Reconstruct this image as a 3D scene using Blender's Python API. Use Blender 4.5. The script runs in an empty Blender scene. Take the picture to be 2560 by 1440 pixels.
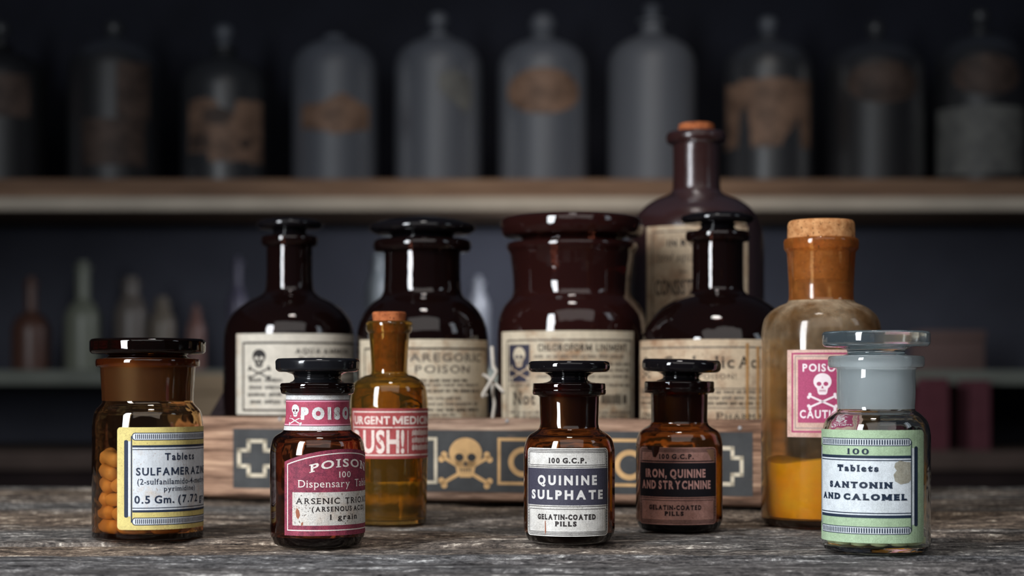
import bpy, bmesh, math, random
import numpy as np
from math import sin, cos, asin, atan2, pi, radians, sqrt
from mathutils import Vector, Matrix
from mathutils.geometry import tessellate_polygon

# ------------------------------------------------------------------ camera, world, lights, exposure
F, CAM_Z, HORIZON = 4500.0, 0.0693, 960.0      # focal length in pixels, eye height above the table, horizon row
scene = bpy.context.scene
COL = scene.collection

cam_data = bpy.data.cameras.new('camera')
cam_data.sensor_width = 36.0
cam_data.lens = 36.0 * F / 2560.0
cam_data.shift_y = (HORIZON - 720.0) / 2560.0
cam_data.clip_start, cam_data.clip_end = 0.01, 50.0
cam_data.dof.use_dof = True
cam_data.dof.focus_distance = 0.765
cam_data.dof.aperture_fstop = 10.0
cam_data.dof.aperture_blades = 0
cam = bpy.data.objects.new('camera', cam_data)
cam.location = (0.0, 0.0, CAM_Z)
cam.rotation_euler = (pi / 2, 0, 0)
COL.objects.link(cam)
scene.camera = cam

world = bpy.data.worlds.new('dim_room')
scene.world = world
world.use_nodes = True
world.node_tree.nodes['Background'].inputs[0].default_value = (0.60, 0.72, 1.0, 1)
world.node_tree.nodes['Background'].inputs[1].default_value = 0.030

def area_light(name, loc, target, sx, sy, power, color, spread=None):
    d = bpy.data.lights.new(name, 'AREA')
    d.shape, d.size, d.size_y, d.energy, d.color = 'RECTANGLE', sx, sy, power, color
    if spread: d.spread = radians(spread)
    o = bpy.data.objects.new(name, d)
    COL.objects.link(o)
    o.location = loc
    o.rotation_euler = (Vector(target) - Vector(loc)).to_track_quat('-Z', 'Y').to_euler()
    return o

def spot_light(name, loc, target, angle, blend, power, color, radius=0.1):
    d = bpy.data.lights.new(name, 'SPOT')
    d.spot_size, d.spot_blend, d.energy, d.color, d.shadow_soft_size = radians(angle), blend, power, color, radius
    o = bpy.data.objects.new(name, d)
    COL.objects.link(o)
    o.location = loc
    o.rotation_euler = (Vector(target) - Vector(loc)).to_track_quat('-Z', 'Y').to_euler()
    return o

area_light('assumed_key_softbox', (-0.86, -0.16, 0.53), (0.0, 0.86, 0.42), 0.30, 0.95, 30.0, (0.90, 0.95, 1.0))  # assumed softbox for the key light, inferred from the highlights; no window stands here
area_light('added_side_light', (1.3, 0.35, 0.75), (0.0, 0.95, 0.05), 0.25, 0.5, 1.0, (0.80, 0.90, 1.0))  # added soft light from the upper right
area_light('front_fill_light', (0.2, -1.1, 1.55), (0.0, 1.05, 0.08), 2.6, 1.5, 15.0, (1.0, 0.97, 0.94))  # added soft fill from above and behind the camera, not a visible source
spot_light('table_fill_spot', (0.02, 0.55, 1.5), (0.02, 0.86, 0.0), 33, 1.0, 18.0, (1.0, 0.96, 0.92), 0.12)  # added overhead fill; narrow cone lets the table darken outward like a vignette
spot_light('shelf_fill_spot', (0.10, 1.70, 1.30), (0.12, 3.40, 0.34), 31, 1.0, 66.0, (1.0, 0.93, 0.85), 0.40)  # added unseen spot; its soft cone imitates a vignette along the shelf
area_light('under_shelf_fill', (0.10, 3.36, 0.400), (0.10, 3.88, 0.10), 0.30, 0.05, 6.5, (0.88, 0.92, 1.0))  # added light, hidden behind the lip, to brighten the lower wall

scene.view_settings.view_transform = 'Standard'
scene.view_settings.look = 'None'
scene.view_settings.gamma = 1.0
scene.view_settings.use_curve_mapping = False
scene.view_settings.exposure = 0.0
cy = scene.cycles
cy.max_bounces, cy.diffuse_bounces, cy.glossy_bounces = 14, 3, 5
cy.transmission_bounces, cy.transparent_max_bounces = 14, 8
cy.sample_clamp_indirect = 4.0
cy.blur_glossy = 0.6
cy.use_denoising = True

# ------------------------------------------------------------------ materials
class Nodes:
    def __init__(self, name):
        self.m = bpy.data.materials.new(name)
        self.m.use_nodes = True
        self.t = self.m.node_tree
        self.b = self.t.nodes['Principled BSDF']
        self.out = self.t.nodes['Material Output']
        self._c = None
    def n(self, kind, **kw):
        nd = self.t.nodes.new(kind)
        for k, v in kw.items(): setattr(nd, k, v)
        return nd
    def link(self, a, b): self.t.links.new(a, b)
    def coord(self, scale=(1, 1, 1), loc=(0, 0, 0)):
        if not self._c: self._c = self.n('ShaderNodeTexCoord')
        mp = self.n('ShaderNodeMapping')
        mp.inputs['Scale'].default_value = scale
        mp.inputs['Location'].default_value = loc
        self.link(self._c.outputs['Object'], mp.inputs[0])
        return mp.outputs[0]
    def noise(self, scale, detail=3, rough=0.55, vec=None):
        nd = self.n('ShaderNodeTexNoise')
        nd.inputs['Scale'].default_value = scale
        nd.inputs['Detail'].default_value = detail
        nd.inputs['Roughness'].default_value = rough
        self.link(vec if vec else self.coord(), nd.inputs['Vector'])
        return nd.outputs['Fac']
    def ramp(self, fac, stops):
        nd = self.n('ShaderNodeValToRGB')
        el = nd.color_ramp.elements
        while len(el) < len(stops): el.new(0.5)
        for e, (p, c) in zip(el, stops):
            e.position = p
            e.color = (c, c, c, 1) if isinstance(c, (int, float)) else (*c, 1)
        self.link(fac, nd.inputs[0])
        return nd.outputs[0]
    def mix(self, fac, a, b, mode='MIX'):
        nd = self.n('ShaderNodeMix', data_type='RGBA', blend_type=mode)
        for sock, v in ((nd.inputs[0], fac), (nd.inputs[6], a), (nd.inputs[7], b)):
            if isinstance(v, (int, float)): sock.default_value = v
            elif isinstance(v, tuple): sock.default_value = (*v, 1)
            else: self.link(v, sock)
        return nd.outputs[2]
    def math(self, op, a, b):
        nd = self.n('ShaderNodeMath', operation=op)
        for sock, v in ((nd.inputs[0], a), (nd.inputs[1], b)):
            if isinstance(v, (int, float)): sock.default_value = v
            else: self.link(v, sock)
        return nd.outputs[0]
    def set(self, **kw):
        for k, v in kw.items():
            s = self.b.inputs[k.replace('_', ' ')]
            if isinstance(v, (int, float)): s.default_value = v
            elif isinstance(v, tuple): s.default_value = (*v, 1)
            else: self.link(v, s)
        return self
    def bump(self, h, strength=0.3, dist=0.001):
        nd = self.n('ShaderNodeBump')
        nd.inputs['Strength'].default_value = strength
        nd.inputs['Distance'].default_value = dist
        self.link(h, nd.inputs['Height'])
        self.link(nd.outputs[0], self.b.inputs['Normal'])
        return self

def srgb(r, g, b):
    f = lambda c: (c / 255) / 12.92 if c / 255 <= 0.04045 else ((c / 255 + 0.055) / 1.055) ** 2.4
    return (f(r), f(g), f(b))

def glass(name, color, rough=0.01, body=None, amount=0.0, ior=1.5, smear=0.0, absorb=None, wavy=0.10):
    """Tinted glass. color tints the surface, absorb = the tint left after 2.8 mm of solid glass; body/amount adds milky scatter."""
    N = Nodes(name)
    N.set(Base_Color=color, Roughness=rough, IOR=ior, Transmission_Weight=1.0)
    if smear:
        N.set(Roughness=N.ramp(N.noise(90, 4), [(0.40, rough), (0.75, rough + smear)]))
    if wavy:
        N.bump(N.noise(75, 2, 0.5), wavy, 0.003)
    if absorb:
        sig = [-math.log(c) / 0.0028 for c in absorb]
        d = max(sig)
        v = N.n('ShaderNodeVolumeAbsorption')
        v.inputs['Color'].default_value = (1 - sig[0] / d, 1 - sig[1] / d, 1 - sig[2] / d, 1)
        v.inputs['Density'].default_value = d
        N.link(v.outputs[0], N.out.inputs['Volume'])
    if amount:
        p = N.n('ShaderNodeBsdfPrincipled')
        p.inputs['Base Color'].default_value = (*body, 1)
        p.inputs['Roughness'].default_value = max(rough, 0.04)
        if N.b.inputs['Normal'].links: N.link(N.b.inputs['Normal'].links[0].from_socket, p.inputs['Normal'])
        mx = N.n('ShaderNodeMixShader')
        mx.inputs[0].default_value = amount
        N.link(N.b.outputs[0], mx.inputs[1]); N.link(p.outputs[0], mx.inputs[2])
        N.link(mx.outputs[0], N.out.inputs[0])
    return N.m

def paper(name, base, stain, low=0.55, high=0.72, scale=70, speck=0.25, speck_col=(0.10, 0.06, 0.04), fine=1400, grit=1.0):
    N = Nodes(name)
    c = N.mix(N.ramp(N.noise(scale, 6, 0.68), [(low - 0.04, 0.0), (high, 1.0)]), base, stain)
    f = N.ramp(N.noise(fine, 3, 0.7), [(0.58, 0.0), (0.66, speck)])
    c = N.mix(N.math('MULTIPLY', f, N.ramp(N.noise(scale * 1.7, 3, 0.6), [(0.40, 0.25), (0.62, 1.6)])), c, speck_col)
    g = N.ramp(N.noise(2400, 3, 0.7), [(0.30, 1 - 0.30 * grit), (0.70, 1 + 0.12 * grit)])
    c = N.mix(1.0, c, g, 'MULTIPLY')
    c = N.mix(1.0, c, N.ramp(N.noise(260, 4, 0.65), [(0.3, 0.84), (0.7, 1.06)]), 'MULTIPLY')
    N.set(Base_Color=c, Roughness=0.62, Specular_IOR_Level=0.25)
    N.bump(N.noise(500, 4, 0.6), 0.15, 0.0004)
    return N.m

def ink(name, color, under, wear=0.66, scale=420):
    """Print that has rubbed away in small flecks to the paper below."""
    N = Nodes(name)
    w = N.math('MULTIPLY', N.ramp(N.noise(scale, 4, 0.65), [(wear, 0.0), (wear + 0.09, 1.0)]), 0.75)
    c = N.mix(w, color, under)
    g = N.ramp(N.noise(2600, 3, 0.7), [(0.3, 0.65), (0.7, 1.3)])
    N.set(Base_Color=N.mix(1.0, c, g, 'MULTIPLY'), Roughness=0.6, Specular_IOR_Level=0.25)
    return N.m

def plain(name, color, rough=0.6, spec=0.3, mottled=0.15, scale=60):
    N = Nodes(name)
    c = N.mix(N.ramp(N.noise(scale, 4), [(0.3, 0.0), (0.7, 1.0)]), tuple(x * (1 - mottled) for x in color), tuple(min(1, x * (1 + mottled)) for x in color))
    N.set(Base_Color=c, Roughness=rough, Specular_IOR_Level=spec)
    return N.m

def cork_mat(name, a, b, dark):
    N = Nodes(name)
    c = N.mix(N.ramp(N.noise(260, 4, 0.6), [(0.35, 0.0), (0.65, 1.0)]), a, b)
    pits = N.ramp(N.noise(700, 3, 0.7), [(0.60, 0.0), (0.66, 1.0)])
    N.set(Base_Color=N.mix(pits, c, dark), Roughness=0.85, Specular_IOR_Level=0.15)
    N.bump(N.noise(600, 4, 0.7), 0.5, 0.0008)
    return N.m

def wood(name, stops, grain=(6, 150, 150), tint=None, bump=0.6, dist=0.0012, fine=(14, 700, 700)):
    N = Nodes(name)
    g1 = N.noise(1.0, 6, 0.62, N.coord(grain))
    g2 = N.noise(1.0, 5, 0.70, N.coord(fine, (3, 7, 1)))
    big = N.noise(1.0, 3, 0.5, N.coord((5, 22, 22), (9, 2, 4)))
    f = N.math('ADD', N.math('MULTIPLY', g1, 0.50), N.math('MULTIPLY', g2, 0.32))
    f = N.math('ADD', f, N.math('MULTIPLY', big, 0.18))
    c = N.ramp(f, stops)
    if tint:
        c = N.mix(N.ramp(N.noise(1.0, 2, 0.5, N.coord((3, 9, 9), (1, 5, 2))), [(0.42, 0.0), (0.62, 0.8)]), c, N.mix(1.0, c, tint, 'MULTIPLY'))
    N.set(Base_Color=c, Roughness=0.78, Specular_IOR_Level=0.25)
    N.bump(f, bump, dist)
    return N.m

M = {}
M['amber'] = glass('amber_glass', (1, 1, 1), 0.012, (0.05, 0.022, 0.013), 0.05, absorb=(0.76, 0.47, 0.20))
M['dark_amber'] = glass('dark_amber_glass', (1, 1, 1), 0.015, (0.022, 0.009, 0.007), 0.10, absorb=(0.50, 0.19, 0.05))
M['brown'] = glass('brown_glass', (0.16, 0.045, 0.025), 0.02, (0.012, 0.0048, 0.0042), 0.45)
M['red_brown'] = glass('red_brown_glass', (0.18, 0.045, 0.025), 0.025, (0.034, 0.0095, 0.0080), 0.50)
M['brown_matt'] = glass('satin_brown_glass', (0.18, 0.050, 0.032), 0.24, (0.048, 0.0165, 0.0150), 0.55)
M['honey'] = glass('honey_glass', (0.72, 0.47, 0.115), 0.015, (0.20, 0.115, 0.024), 0.14)
M['black'] = glass('black_glass', (0.02, 0.015, 0.015), 0.03, (0.006, 0.005, 0.006), 0.85)
M['black_worn'] = glass('worn_black_glass', (0.02, 0.016, 0.016), 0.10, (0.010, 0.010, 0.012), 0.85, smear=0.5)
M['clear'] = glass('clear_glass', (0.93, 0.975, 0.96), 0.004)
M['frosted'] = glass('ground_glass', (0.95, 0.98, 0.99), 0.38, (0.80, 0.85, 0.88), 0.66)
M['deep_amber'] = glass('deep_brown_glass', (1, 1, 1), 0.015, (0.020, 0.008, 0.007), 0.14, absorb=(0.34, 0.10, 0.035))
M['frosted_dark'] = glass('ground_dark_glass', (0.20, 0.07, 0.03), 0.40, (0.030, 0.011, 0.008), 0.75)
M['frosted_amber'] = glass('ground_amber_glass', (0.55, 0.26, 0.09), 0.40, (0.15, 0.080, 0.05), 0.62)
M['clear_lid'] = glass('clear_lid_glass', (0.86, 0.95, 0.97), 0.03, (0.30, 0.38, 0.42), 0.10, smear=0.18)
M['cork'] = cork_mat('cork_light', srgb(205, 150, 100), srgb(165, 108, 64), srgb(80, 46, 26))
M['cork_red'] = cork_mat('cork_reddish', srgb(185, 108, 66), srgb(140, 74, 42), srgb(70, 34, 20))

# ------------------------------------------------------------------ object helpers
def link_mesh(name, bm_or_me, mats, parent=None, loc=None):
    if isinstance(bm_or_me, bmesh.types.BMesh):
        me = bpy.data.meshes.new(name)
        bm_or_me.to_mesh(me); bm_or_me.free()
    else:
        me = bm_or_me
    for m in (mats if isinstance(mats, (list, tuple)) else [mats]): me.materials.append(m)
    o = bpy.data.objects.new(name, me)
    COL.objects.link(o)
    if parent: o.parent = parent
    if loc: o.location = loc
    return o

def smooth(o, angle=35):
    me = o.data
    me.polygons.foreach_set('use_smooth', [True] * len(me.polygons))
    me.set_sharp_from_angle(angle=radians(angle))
    return o

def tag(o, label, cat, group=None, kind=None):
    if label: o['label'] = label
    if cat: o['category'] = cat
    if group: o['group'] = group
    if kind: o['kind'] = kind
    return o

def thing(name, label, cat, loc, rz=0.0, group=None):
    o = bpy.data.objects.new(name, None)
    o.empty_display_size = 0.02
    COL.objects.link(o)
    o.location = loc; o.rotation_euler = (0, 0, rz)
    return tag(o, label, cat, group)

def at(px, py, D):
    return Vector(((px - 1280.0) / F * D, D, CAM_Z - (py - HORIZON) / F * D))

def base_depth(y_front, r):
    """Distance of a round foot of pixel radius r whose nearest point stands at image row y_front."""
    return CAM_Z * F / ((y_front - HORIZON) * (1 - r / F))

def fillet(pts, n=5):
    """Round the corners (r, y, radius) of a profile."""
    out = []
    for i, p in enumerate(pts):
        rad = p[2] if len(p) > 2 else 0
        if rad <= 0 or i in (0, len(pts) - 1):
            out.append(Vector((p[0], p[1]))); continue
        c = Vector(p[:2]); a = Vector(pts[i - 1][:2]); b = Vector(pts[i + 1][:2])
        da, db = a - c, b - c
        rad = min(rad, da.length * 0.48, db.length * 0.48)
        s, e = c + da.normalized() * rad, c + db.normalized() * rad
        for k in range(n + 1):
            t = k / n
            out.append(s * (1 - t) ** 2 + c * 2 * t * (1 - t) + e * t * t)
    return out

def lathe(bm, prof, seg=96, mat=None):
    """Revolve [(r, z)] about z; r == 0 ends close to a pole. mat(i) gives each ring's material slot."""
    rings = []
    for r, z in prof:
        if r < 1e-7: rings.append([bm.verts.new((0, 0, z))])
        else: rings.append([bm.verts.new((r * cos(2 * pi * k / seg), r * sin(2 * pi * k / seg), z)) for k in range(seg)])
    for i in range(len(rings) - 1):
        a, b = rings[i], rings[i + 1]
        for k in range(seg):
            k2 = (k + 1) % seg
            if len(a) == 1 and len(b) == 1: continue
            if len(a) == 1: vs = (a[0], b[k], b[k2])
            elif len(b) == 1: vs = (a[k], a[k2], b[0])
            else: vs = (a[k], a[k2], b[k2], b[k])
            f = bm.faces.new(vs)
            if mat: f.material_index = mat(i)
    return bm

class Frame:
    """Pixel measurements of one round thing -> metres in its own frame."""
    def __init__(self, cx, D, z0=0.0):
        self.cx, self.D, self.z0 = cx, D, z0
        self.s = F / D
        self.y0 = HORIZON + (CAM_Z - z0) * self.s
        self.x = (cx - 1280.0) / F * D
        self.rz = atan2(-self.x, D)
    def z(self, y): return (self.y0 - y) / self.s
    def prof(self, pts): return [(p[0] / self.s, self.z(p[1])) for p in pts]

def bottle_shell(fr, body, collar, wall, floor, mats, parent, neck_from=None, name='glass_body', seg=96):
    """Hollow vessel. body: outer (r, y[, fillet]) from foot to under the collar; collar: rest up to the inner edge of the lip."""
    outer = fillet(body)
    n = len(outer)
    inner = []
    for i, p in enumerate(outer):
        a, b = outer[max(0, i - 1)], outer[min(n - 1, i + 1)]
        t = (b - a).normalized()
        nrm = Vector((t.y, -t.x))            # points to the axis when climbing (y shrinks upward)
        if nrm.x > 0: nrm = -nrm
        inner.append(p + nrm * wall)
    foot = outer[0].y
    inner = [p for p in inner if p.y < foot - floor]
    lip = fillet(collar)
    rin = inner[-1].x
    inner_floor = [Vector((0, foot - floor)), Vector((inner[0].x * 0.86, foot - floor)), Vector((inner[0].x * 0.97, foot - floor - 2))]
    prof = [Vector((0, foot - 3)), Vector((outer[0].x * 0.72, foot - 3)), Vector((outer[0].x * 0.86, foot))] + outer + lip
    top = lip[-1].y
    k_in = len(prof)
    back = [Vector((rin, top))] + list(reversed(inner)) + list(reversed(inner_floor))
    full = prof + back
    neck_i = set()
    if neck_from:
        for i in range(len(full) - 1):
            if i >= k_in - 1 and full[i].y <= neck_from and full[i + 1].y <= neck_from + 6: neck_i.add(i)
    bm = bmesh.new()
    lathe(bm, fr.prof(full), seg, (lambda i: 1 if i in neck_i else 0))
    bmesh.ops.recalc_face_normals(bm, faces=bm.faces)
    o = smooth(link_mesh(name, bm, mats, parent), 40)
    return o, rin, inner

def lathe_part(name, fr, pts, mats, parent, seg=96, angle=40):
    bm = bmesh.new()
    lathe(bm, fr.prof(fillet(pts)), seg)
    bmesh.ops.recalc_face_normals(bm, faces=bm.faces)
    return smooth(link_mesh(name, bm, mats, parent), angle)

# ------------------------------------------------------------------ printed sheets (labels, painted panels)
CAP, XH = 0.682, 0.449
_glyphs = {}
def glyph(ch, bold, serif, tops):
    """Outline of one letter as flat polygons, left edge at 0, baseline at y = 0."""
    key = (ch, bold, serif, tops)
    if key in _glyphs: return _glyphs[key]
    if ch == 'M' and bold > 0.005:                       # drawn from bars: a heavy M closes up otherwise
        w, t, y0, y1 = 0.80 + 2 * bold, 0.10 + 2.0 * bold, -bold, CAP + bold
        d = t * 1.12
        pl = [[(0, y0), (t, y0), (t, y1), (0, y1)], [(w - t, y0), (w, y0), (w, y1), (w - t, y1)],
              [(0, y1), (d, y1), (w / 2 + d / 2, y0 + 0.10), (w / 2 - d / 2, y0 + 0.10)], [(w - d, y1), (w, y1), (w / 2 + d / 2, y0 + 0.10), (w / 2 - d / 2, y0 + 0.10)]]
        if serif:
            h = serif * 0.72 + bold
            for a, b in ((-serif, t + serif), (w - t - serif, w + serif)): pl.append([(a, y0), (b, y0), (b, y0 + h), (a, y0 + h)])
            for a, b in ((-serif, t), (w - t, w + serif)): pl.append([(a, y1 - h), (b, y1 - h), (b, y1), (a, y1)])
        s0 = serif if serif else 0
        _glyphs[key] = ([[(x + s0, y) for x, y in q] for q in pl], w + 2 * s0)
        return _glyphs[key]
    cu = bpy.data.curves.new('lettering', 'FONT')
    cu.body, cu.size, cu.offset, cu.resolution_u = ch, 1.0, bold, 3
    o = bpy.data.objects.new('lettering', cu)
    ev_col.objects.link(o)
    ev = o.evaluated_get(bpy.context.evaluated_depsgraph_get())
    bm = bmesh.new(); bm.from_mesh(ev.to_mesh())
    ev.to_mesh_clear()
    bpy.data.objects.remove(o); bpy.data.curves.remove(cu)
    bmesh.ops.remove_doubles(bm, verts=bm.verts, dist=1e-5)
    polys = [[(v.co.x, v.co.y) for v in f.verts] for f in bm.faces]
    if serif:
        for e in bm.edges:
            if len(e.link_faces) != 1: continue
            a, b = e.verts
            if abs(a.co.y - b.co.y) > 0.004: continue
            y = (a.co.y + b.co.y) / 2
            if abs(y + bold) < 0.012: d = 1
            elif min(abs(y - bold - CAP), abs(y - bold - XH), abs(y - bold - 0.72)) < 0.014: d = -1
            else: continue
            if d < 0 and (not tops or ch == '1'): continue
            if a.co.x > b.co.x: a, b = b, a
            lean = []
            for v in (a, b):
                o2 = [q for q in v.link_edges if q is not e and len(q.link_faces) == 1]
                lean.append(o2[0].other_vert(v).co - v.co if o2 else Vector((0, 0, 0)))
            ok = [abs(w.y) > 0.17 for w in lean]
            if ok[0] and ok[1] and lean[0].x * lean[1].x < -0.003 and (b.co.x - a.co.x) < 0.3: continue   # an apex
            if not (ok[0] or ok[1]): continue
            x0 = a.co.x - (serif if ok[0] else 0); x1 = b.co.x + (serif if ok[1] else 0)
            h = serif * 0.72 + bold
            polys.append([(x0, y), (x1, y), (x1, y + d * h), (x0, y + d * h)])
    bm.free()
    x0 = min(q[0] for pl in polys for q in pl); x1 = max(q[0] for pl in polys for q in pl)
    _glyphs[key] = ([[(x - x0, y) for x, y in pl] for pl in polys], x1 - x0)
    return _glyphs[key]
ev_col = COL
def text_mesh(body, bold=0.0, spacing=1.0, serif=0.0, tops=True):
    out, x = [], 0.0
    gap = 0.085 + 0.32 * (spacing - 1.0)
    for ch in body:
        if ch == ' ': x += 0.26; continue
        pl, w = glyph(ch, bold, serif, tops)
        out += [[(a + x, b) for a, b in q] for q in pl]
        x += w + gap
    return out

class Sheet:
    """Flat artwork in pixels (u along the surface, v = image row); layers stack outward a few hundredths of a millimetre."""
    def __init__(self): self.polys = []
    def poly(self, pts, m, lay=1, concave=False):
        if concave:
            tri = tessellate_polygon([[Vector((p[0], p[1], 0)) for p in pts]])
            for t in tri: self.polys.append(([pts[i] for i in t], m, lay))
        else: self.polys.append((list(pts), m, lay))
    def rect(self, x0, y0, x1, y1, m, lay=1): self.poly([(x0, y0), (x1, y0), (x1, y1), (x0, y1)], m, lay)
    @staticmethod
    def rr(x0, y0, x1, y1, r, n=6):
        out = []
        for cx, cy, a0 in ((x1 - r, y0 + r, -90), (x1 - r, y1 - r, 0), (x0 + r, y1 - r, 90), (x0 + r, y0 + r, 180)):
            for k in range(n + 1):
                a = radians(a0 + 90 * k / n)
                out.append((cx + r * cos(a), cy + r * sin(a)))
        return out
    def rrect(self, x0, y0, x1, y1, r, m, lay=1): self.poly(self.rr(x0, y0, x1, y1, r), m, lay)
    def frame(self, x0, y0, x1, y1, w, m, lay=2, r=0.01):
        a = self.rr(x0, y0, x1, y1, max(r, 0.01)); b = self.rr(x0 + w, y0 + w, x1 - w, y1 - w, max(r - w, 0.01))
        n = len(a)
        for i in range(n):
            j = (i + 1) % n
            self.polys.append(([a[i], a[j], b[j], b[i]], m, lay))
    def ellipse(self, cx, cy, rx, ry, m, lay=1, n=24, rot=0.0):
        c, s = cos(rot), sin(rot)
        self.poly([(cx + rx * cos(2 * pi * k / n) * c - ry * sin(2 * pi * k / n) * s,
                    cy + rx * cos(2 * pi * k / n) * s + ry * sin(2 * pi * k / n) * c) for k in range(n)], m, lay)
    def line(self, pts, w, m, lay=2):
        for (x0, y0), (x1, y1) in zip(pts, pts[1:]):
            d = Vector((x1 - x0, y1 - y0)); d.normalize(); q = Vector((-d.y, d.x)) * w / 2; e = d * w / 2
            self.poly([(x0 - e.x + q.x, y0 - e.y + q.y), (x1 + e.x + q.x, y1 + e.y + q.y), (x1 + e.x - q.x, y1 + e.y - q.y), (x0 - e.x - q.x, y0 - e.y - q.y)], m, lay)
    def ring(self, cx, cy, rx, ry, w, m, lay=2, a0=0, a1=360, n=28):
        for k in range(n):
            t0, t1 = radians(a0 + (a1 - a0) * k / n), radians(a0 + (a1 - a0) * (k + 1) / n)
            self.poly([(cx + rx * cos(t0), cy + ry * sin(t0)), (cx + rx * cos(t1), cy + ry * sin(t1)),
                       (cx + (rx - w) * cos(t1), cy + (ry - w) * sin(t1)), (cx + (rx - w) * cos(t0), cy + (ry - w) * sin(t0))], m, lay)
    def text(self, body, x0, x1, y0, y1, m, lay=3, bold=0.0, spacing=1.0, serif=0.0, arch=None, italic=0.0, tops=True):
        """Lettering from u=x0 to x1, capitals between rows y0 (top) and y1 (baseline)."""
        polys = text_mesh(body, bold, spacing, serif, tops)
        xs = [p[0] for q in polys for p in q]
        a, b = min(xs), max(xs)
        sy = (y1 - y0) / (CAP + 2 * bold)
        for q in polys:
            pts = []
            for x, y in q:
                u = x0 + (x + italic * y - a) / (b - a) * (x1 - x0)
                v = y1 - (y + bold) * sy
                if arch: v += arch(u)
                pts.append((u, v))
            self.polys.append((pts, m, lay))
    def greek(self, x0, x1, y, h, m, rnd, lay=2, word=(10, 34), gap=5):
        """A line of print too small to read: word-long rows of little strokes."""
        x = x0
        while x < x1 - 4:
            w = min(rnd.uniform(*word), x1 - x)
            k = x
            while k < x + w:
                q = rnd.uniform(1.6, 3.2)
                t = rnd.choice((0, 0, 0, h * 0.4))
                self.rect(k, y - h - t * 0.6, min(k + q, x + w), y + (h * 0.15 if rnd.random() < .2 else 0), m, lay)
                k += q + rnd.uniform(0.8, 1.7)
            x += w + gap
    def skull(self, cx, cy, k, m, eye, lay=2, bones='below'):
        """Skull and crossbones about k pixels wide, centred on the cranium."""
        if bones == 'below': by, bl, ang = cy + 0.80 * k, 0.74 * k, 24
        elif bones == 'low': by, bl, ang = cy + 1.13 * k, 0.80 * k, 24
        else: by, bl, ang = cy + 0.52 * k, 0.80 * k, 30
        for sg in (1, -1):
            d = Vector((cos(radians(ang)), sg * sin(radians(ang))))
            p, q = Vector((cx, by)) - d * bl, Vector((cx, by)) + d * bl
            self.line([tuple(p), tuple(q)], 0.11 * k, m, lay)
            nn = Vector((-d.y, d.x)) * 0.085 * k
            for e in (p, q):
                for s2 in (1, -1): self.ellipse(e.x + s2 * nn.x, e.y + s2 * nn.y, 0.095 * k, 0.095 * k, m, lay, 12)
        self.ellipse(cx, cy, 0.50 * k, 0.47 * k, m, lay + 1, 28)
        self.poly([(cx - 0.33 * k, cy + 0.25 * k), (cx + 0.33 * k, cy + 0.25 * k), (cx + 0.25 * k, cy + 0.66 * k), (cx + 0.16 * k, cy + 0.74 * k), (cx - 0.16 * k, cy + 0.74 * k), (cx - 0.25 * k, cy + 0.66 * k)], m, lay + 1)
        for s2 in (1, -1): self.ellipse(cx + s2 * 0.19 * k, cy + 0.13 * k, 0.135 * k, 0.120 * k, eye, lay + 2, 16)
        self.poly([(cx, cy + 0.22 * k), (cx + 0.07 * k, cy + 0.39 * k), (cx - 0.07 * k, cy + 0.39 * k)], eye, lay + 2)
        self.rect(cx - 0.19 * k, cy + 0.50 * k, cx + 0.19 * k, cy + 0.525 * k, eye, lay + 2)
        for j in (-2, -1, 0, 1, 2): self.rect(cx + j * 0.075 * k - 0.009 * k, cy + 0.45 * k, cx + j * 0.075 * k + 0.009 * k, cy + 0.60 * k, eye, lay + 2)
    def build(self, name, mats, parent, place, step=None, loc=None):
        """place(u, v, lay) -> local position."""
        bm = bmesh.new()
        ly = bm.verts.layers.int.new('lay')
        for pts, m, lay in self.polys:
            vs = [bm.verts.new((p[0], p[1], 0)) for p in pts]
            for v in vs: v[ly] = lay
            try: f = bm.faces.new(vs)
            except ValueError: continue
            f.material_index = m
        if step:
            us = [v.co.x for v in bm.verts]
            k = math.floor(min(us) / step) + 1
            while k * step < max(us):
                bmesh.ops.bisect_plane(bm, geom=bm.verts[:] + bm.edges[:] + bm.faces[:], plane_co=(k * step, 0, 0), plane_no=(1, 0, 0))
                k += 1
            # new vertices take their layer from their faces' old corners
            for f in bm.faces:
                mx = max(v[ly] for v in f.verts)
                for v in f.verts: v[ly] = mx
        for v in bm.verts: v.co = place(v.co.x, v.co.y, v[ly])
        bm.normal_update()
        return link_mesh(name, bm, mats, parent, loc)

def wrap(fr, R, off=0.00010, eps=0.00003, ref=None):
    """Placement of a sheet round a body of radius R pixels (a number, or a function of the row)."""
    Rf = R if callable(R) else (lambda v: R)
    ref = ref or (max(Rf(v) for v in range(0, 1440, 5)) if callable(R) else R)
    def place(u, v, lay):
        th = u / ref
        r = Rf(v) / fr.s + off + eps * lay
        return Vector((r * sin(th), -r * cos(th), fr.z(v)))
    return place
def arc(cx, R): return lambda px: R * asin(max(-1, min(1, (px - cx) / R)))

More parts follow.
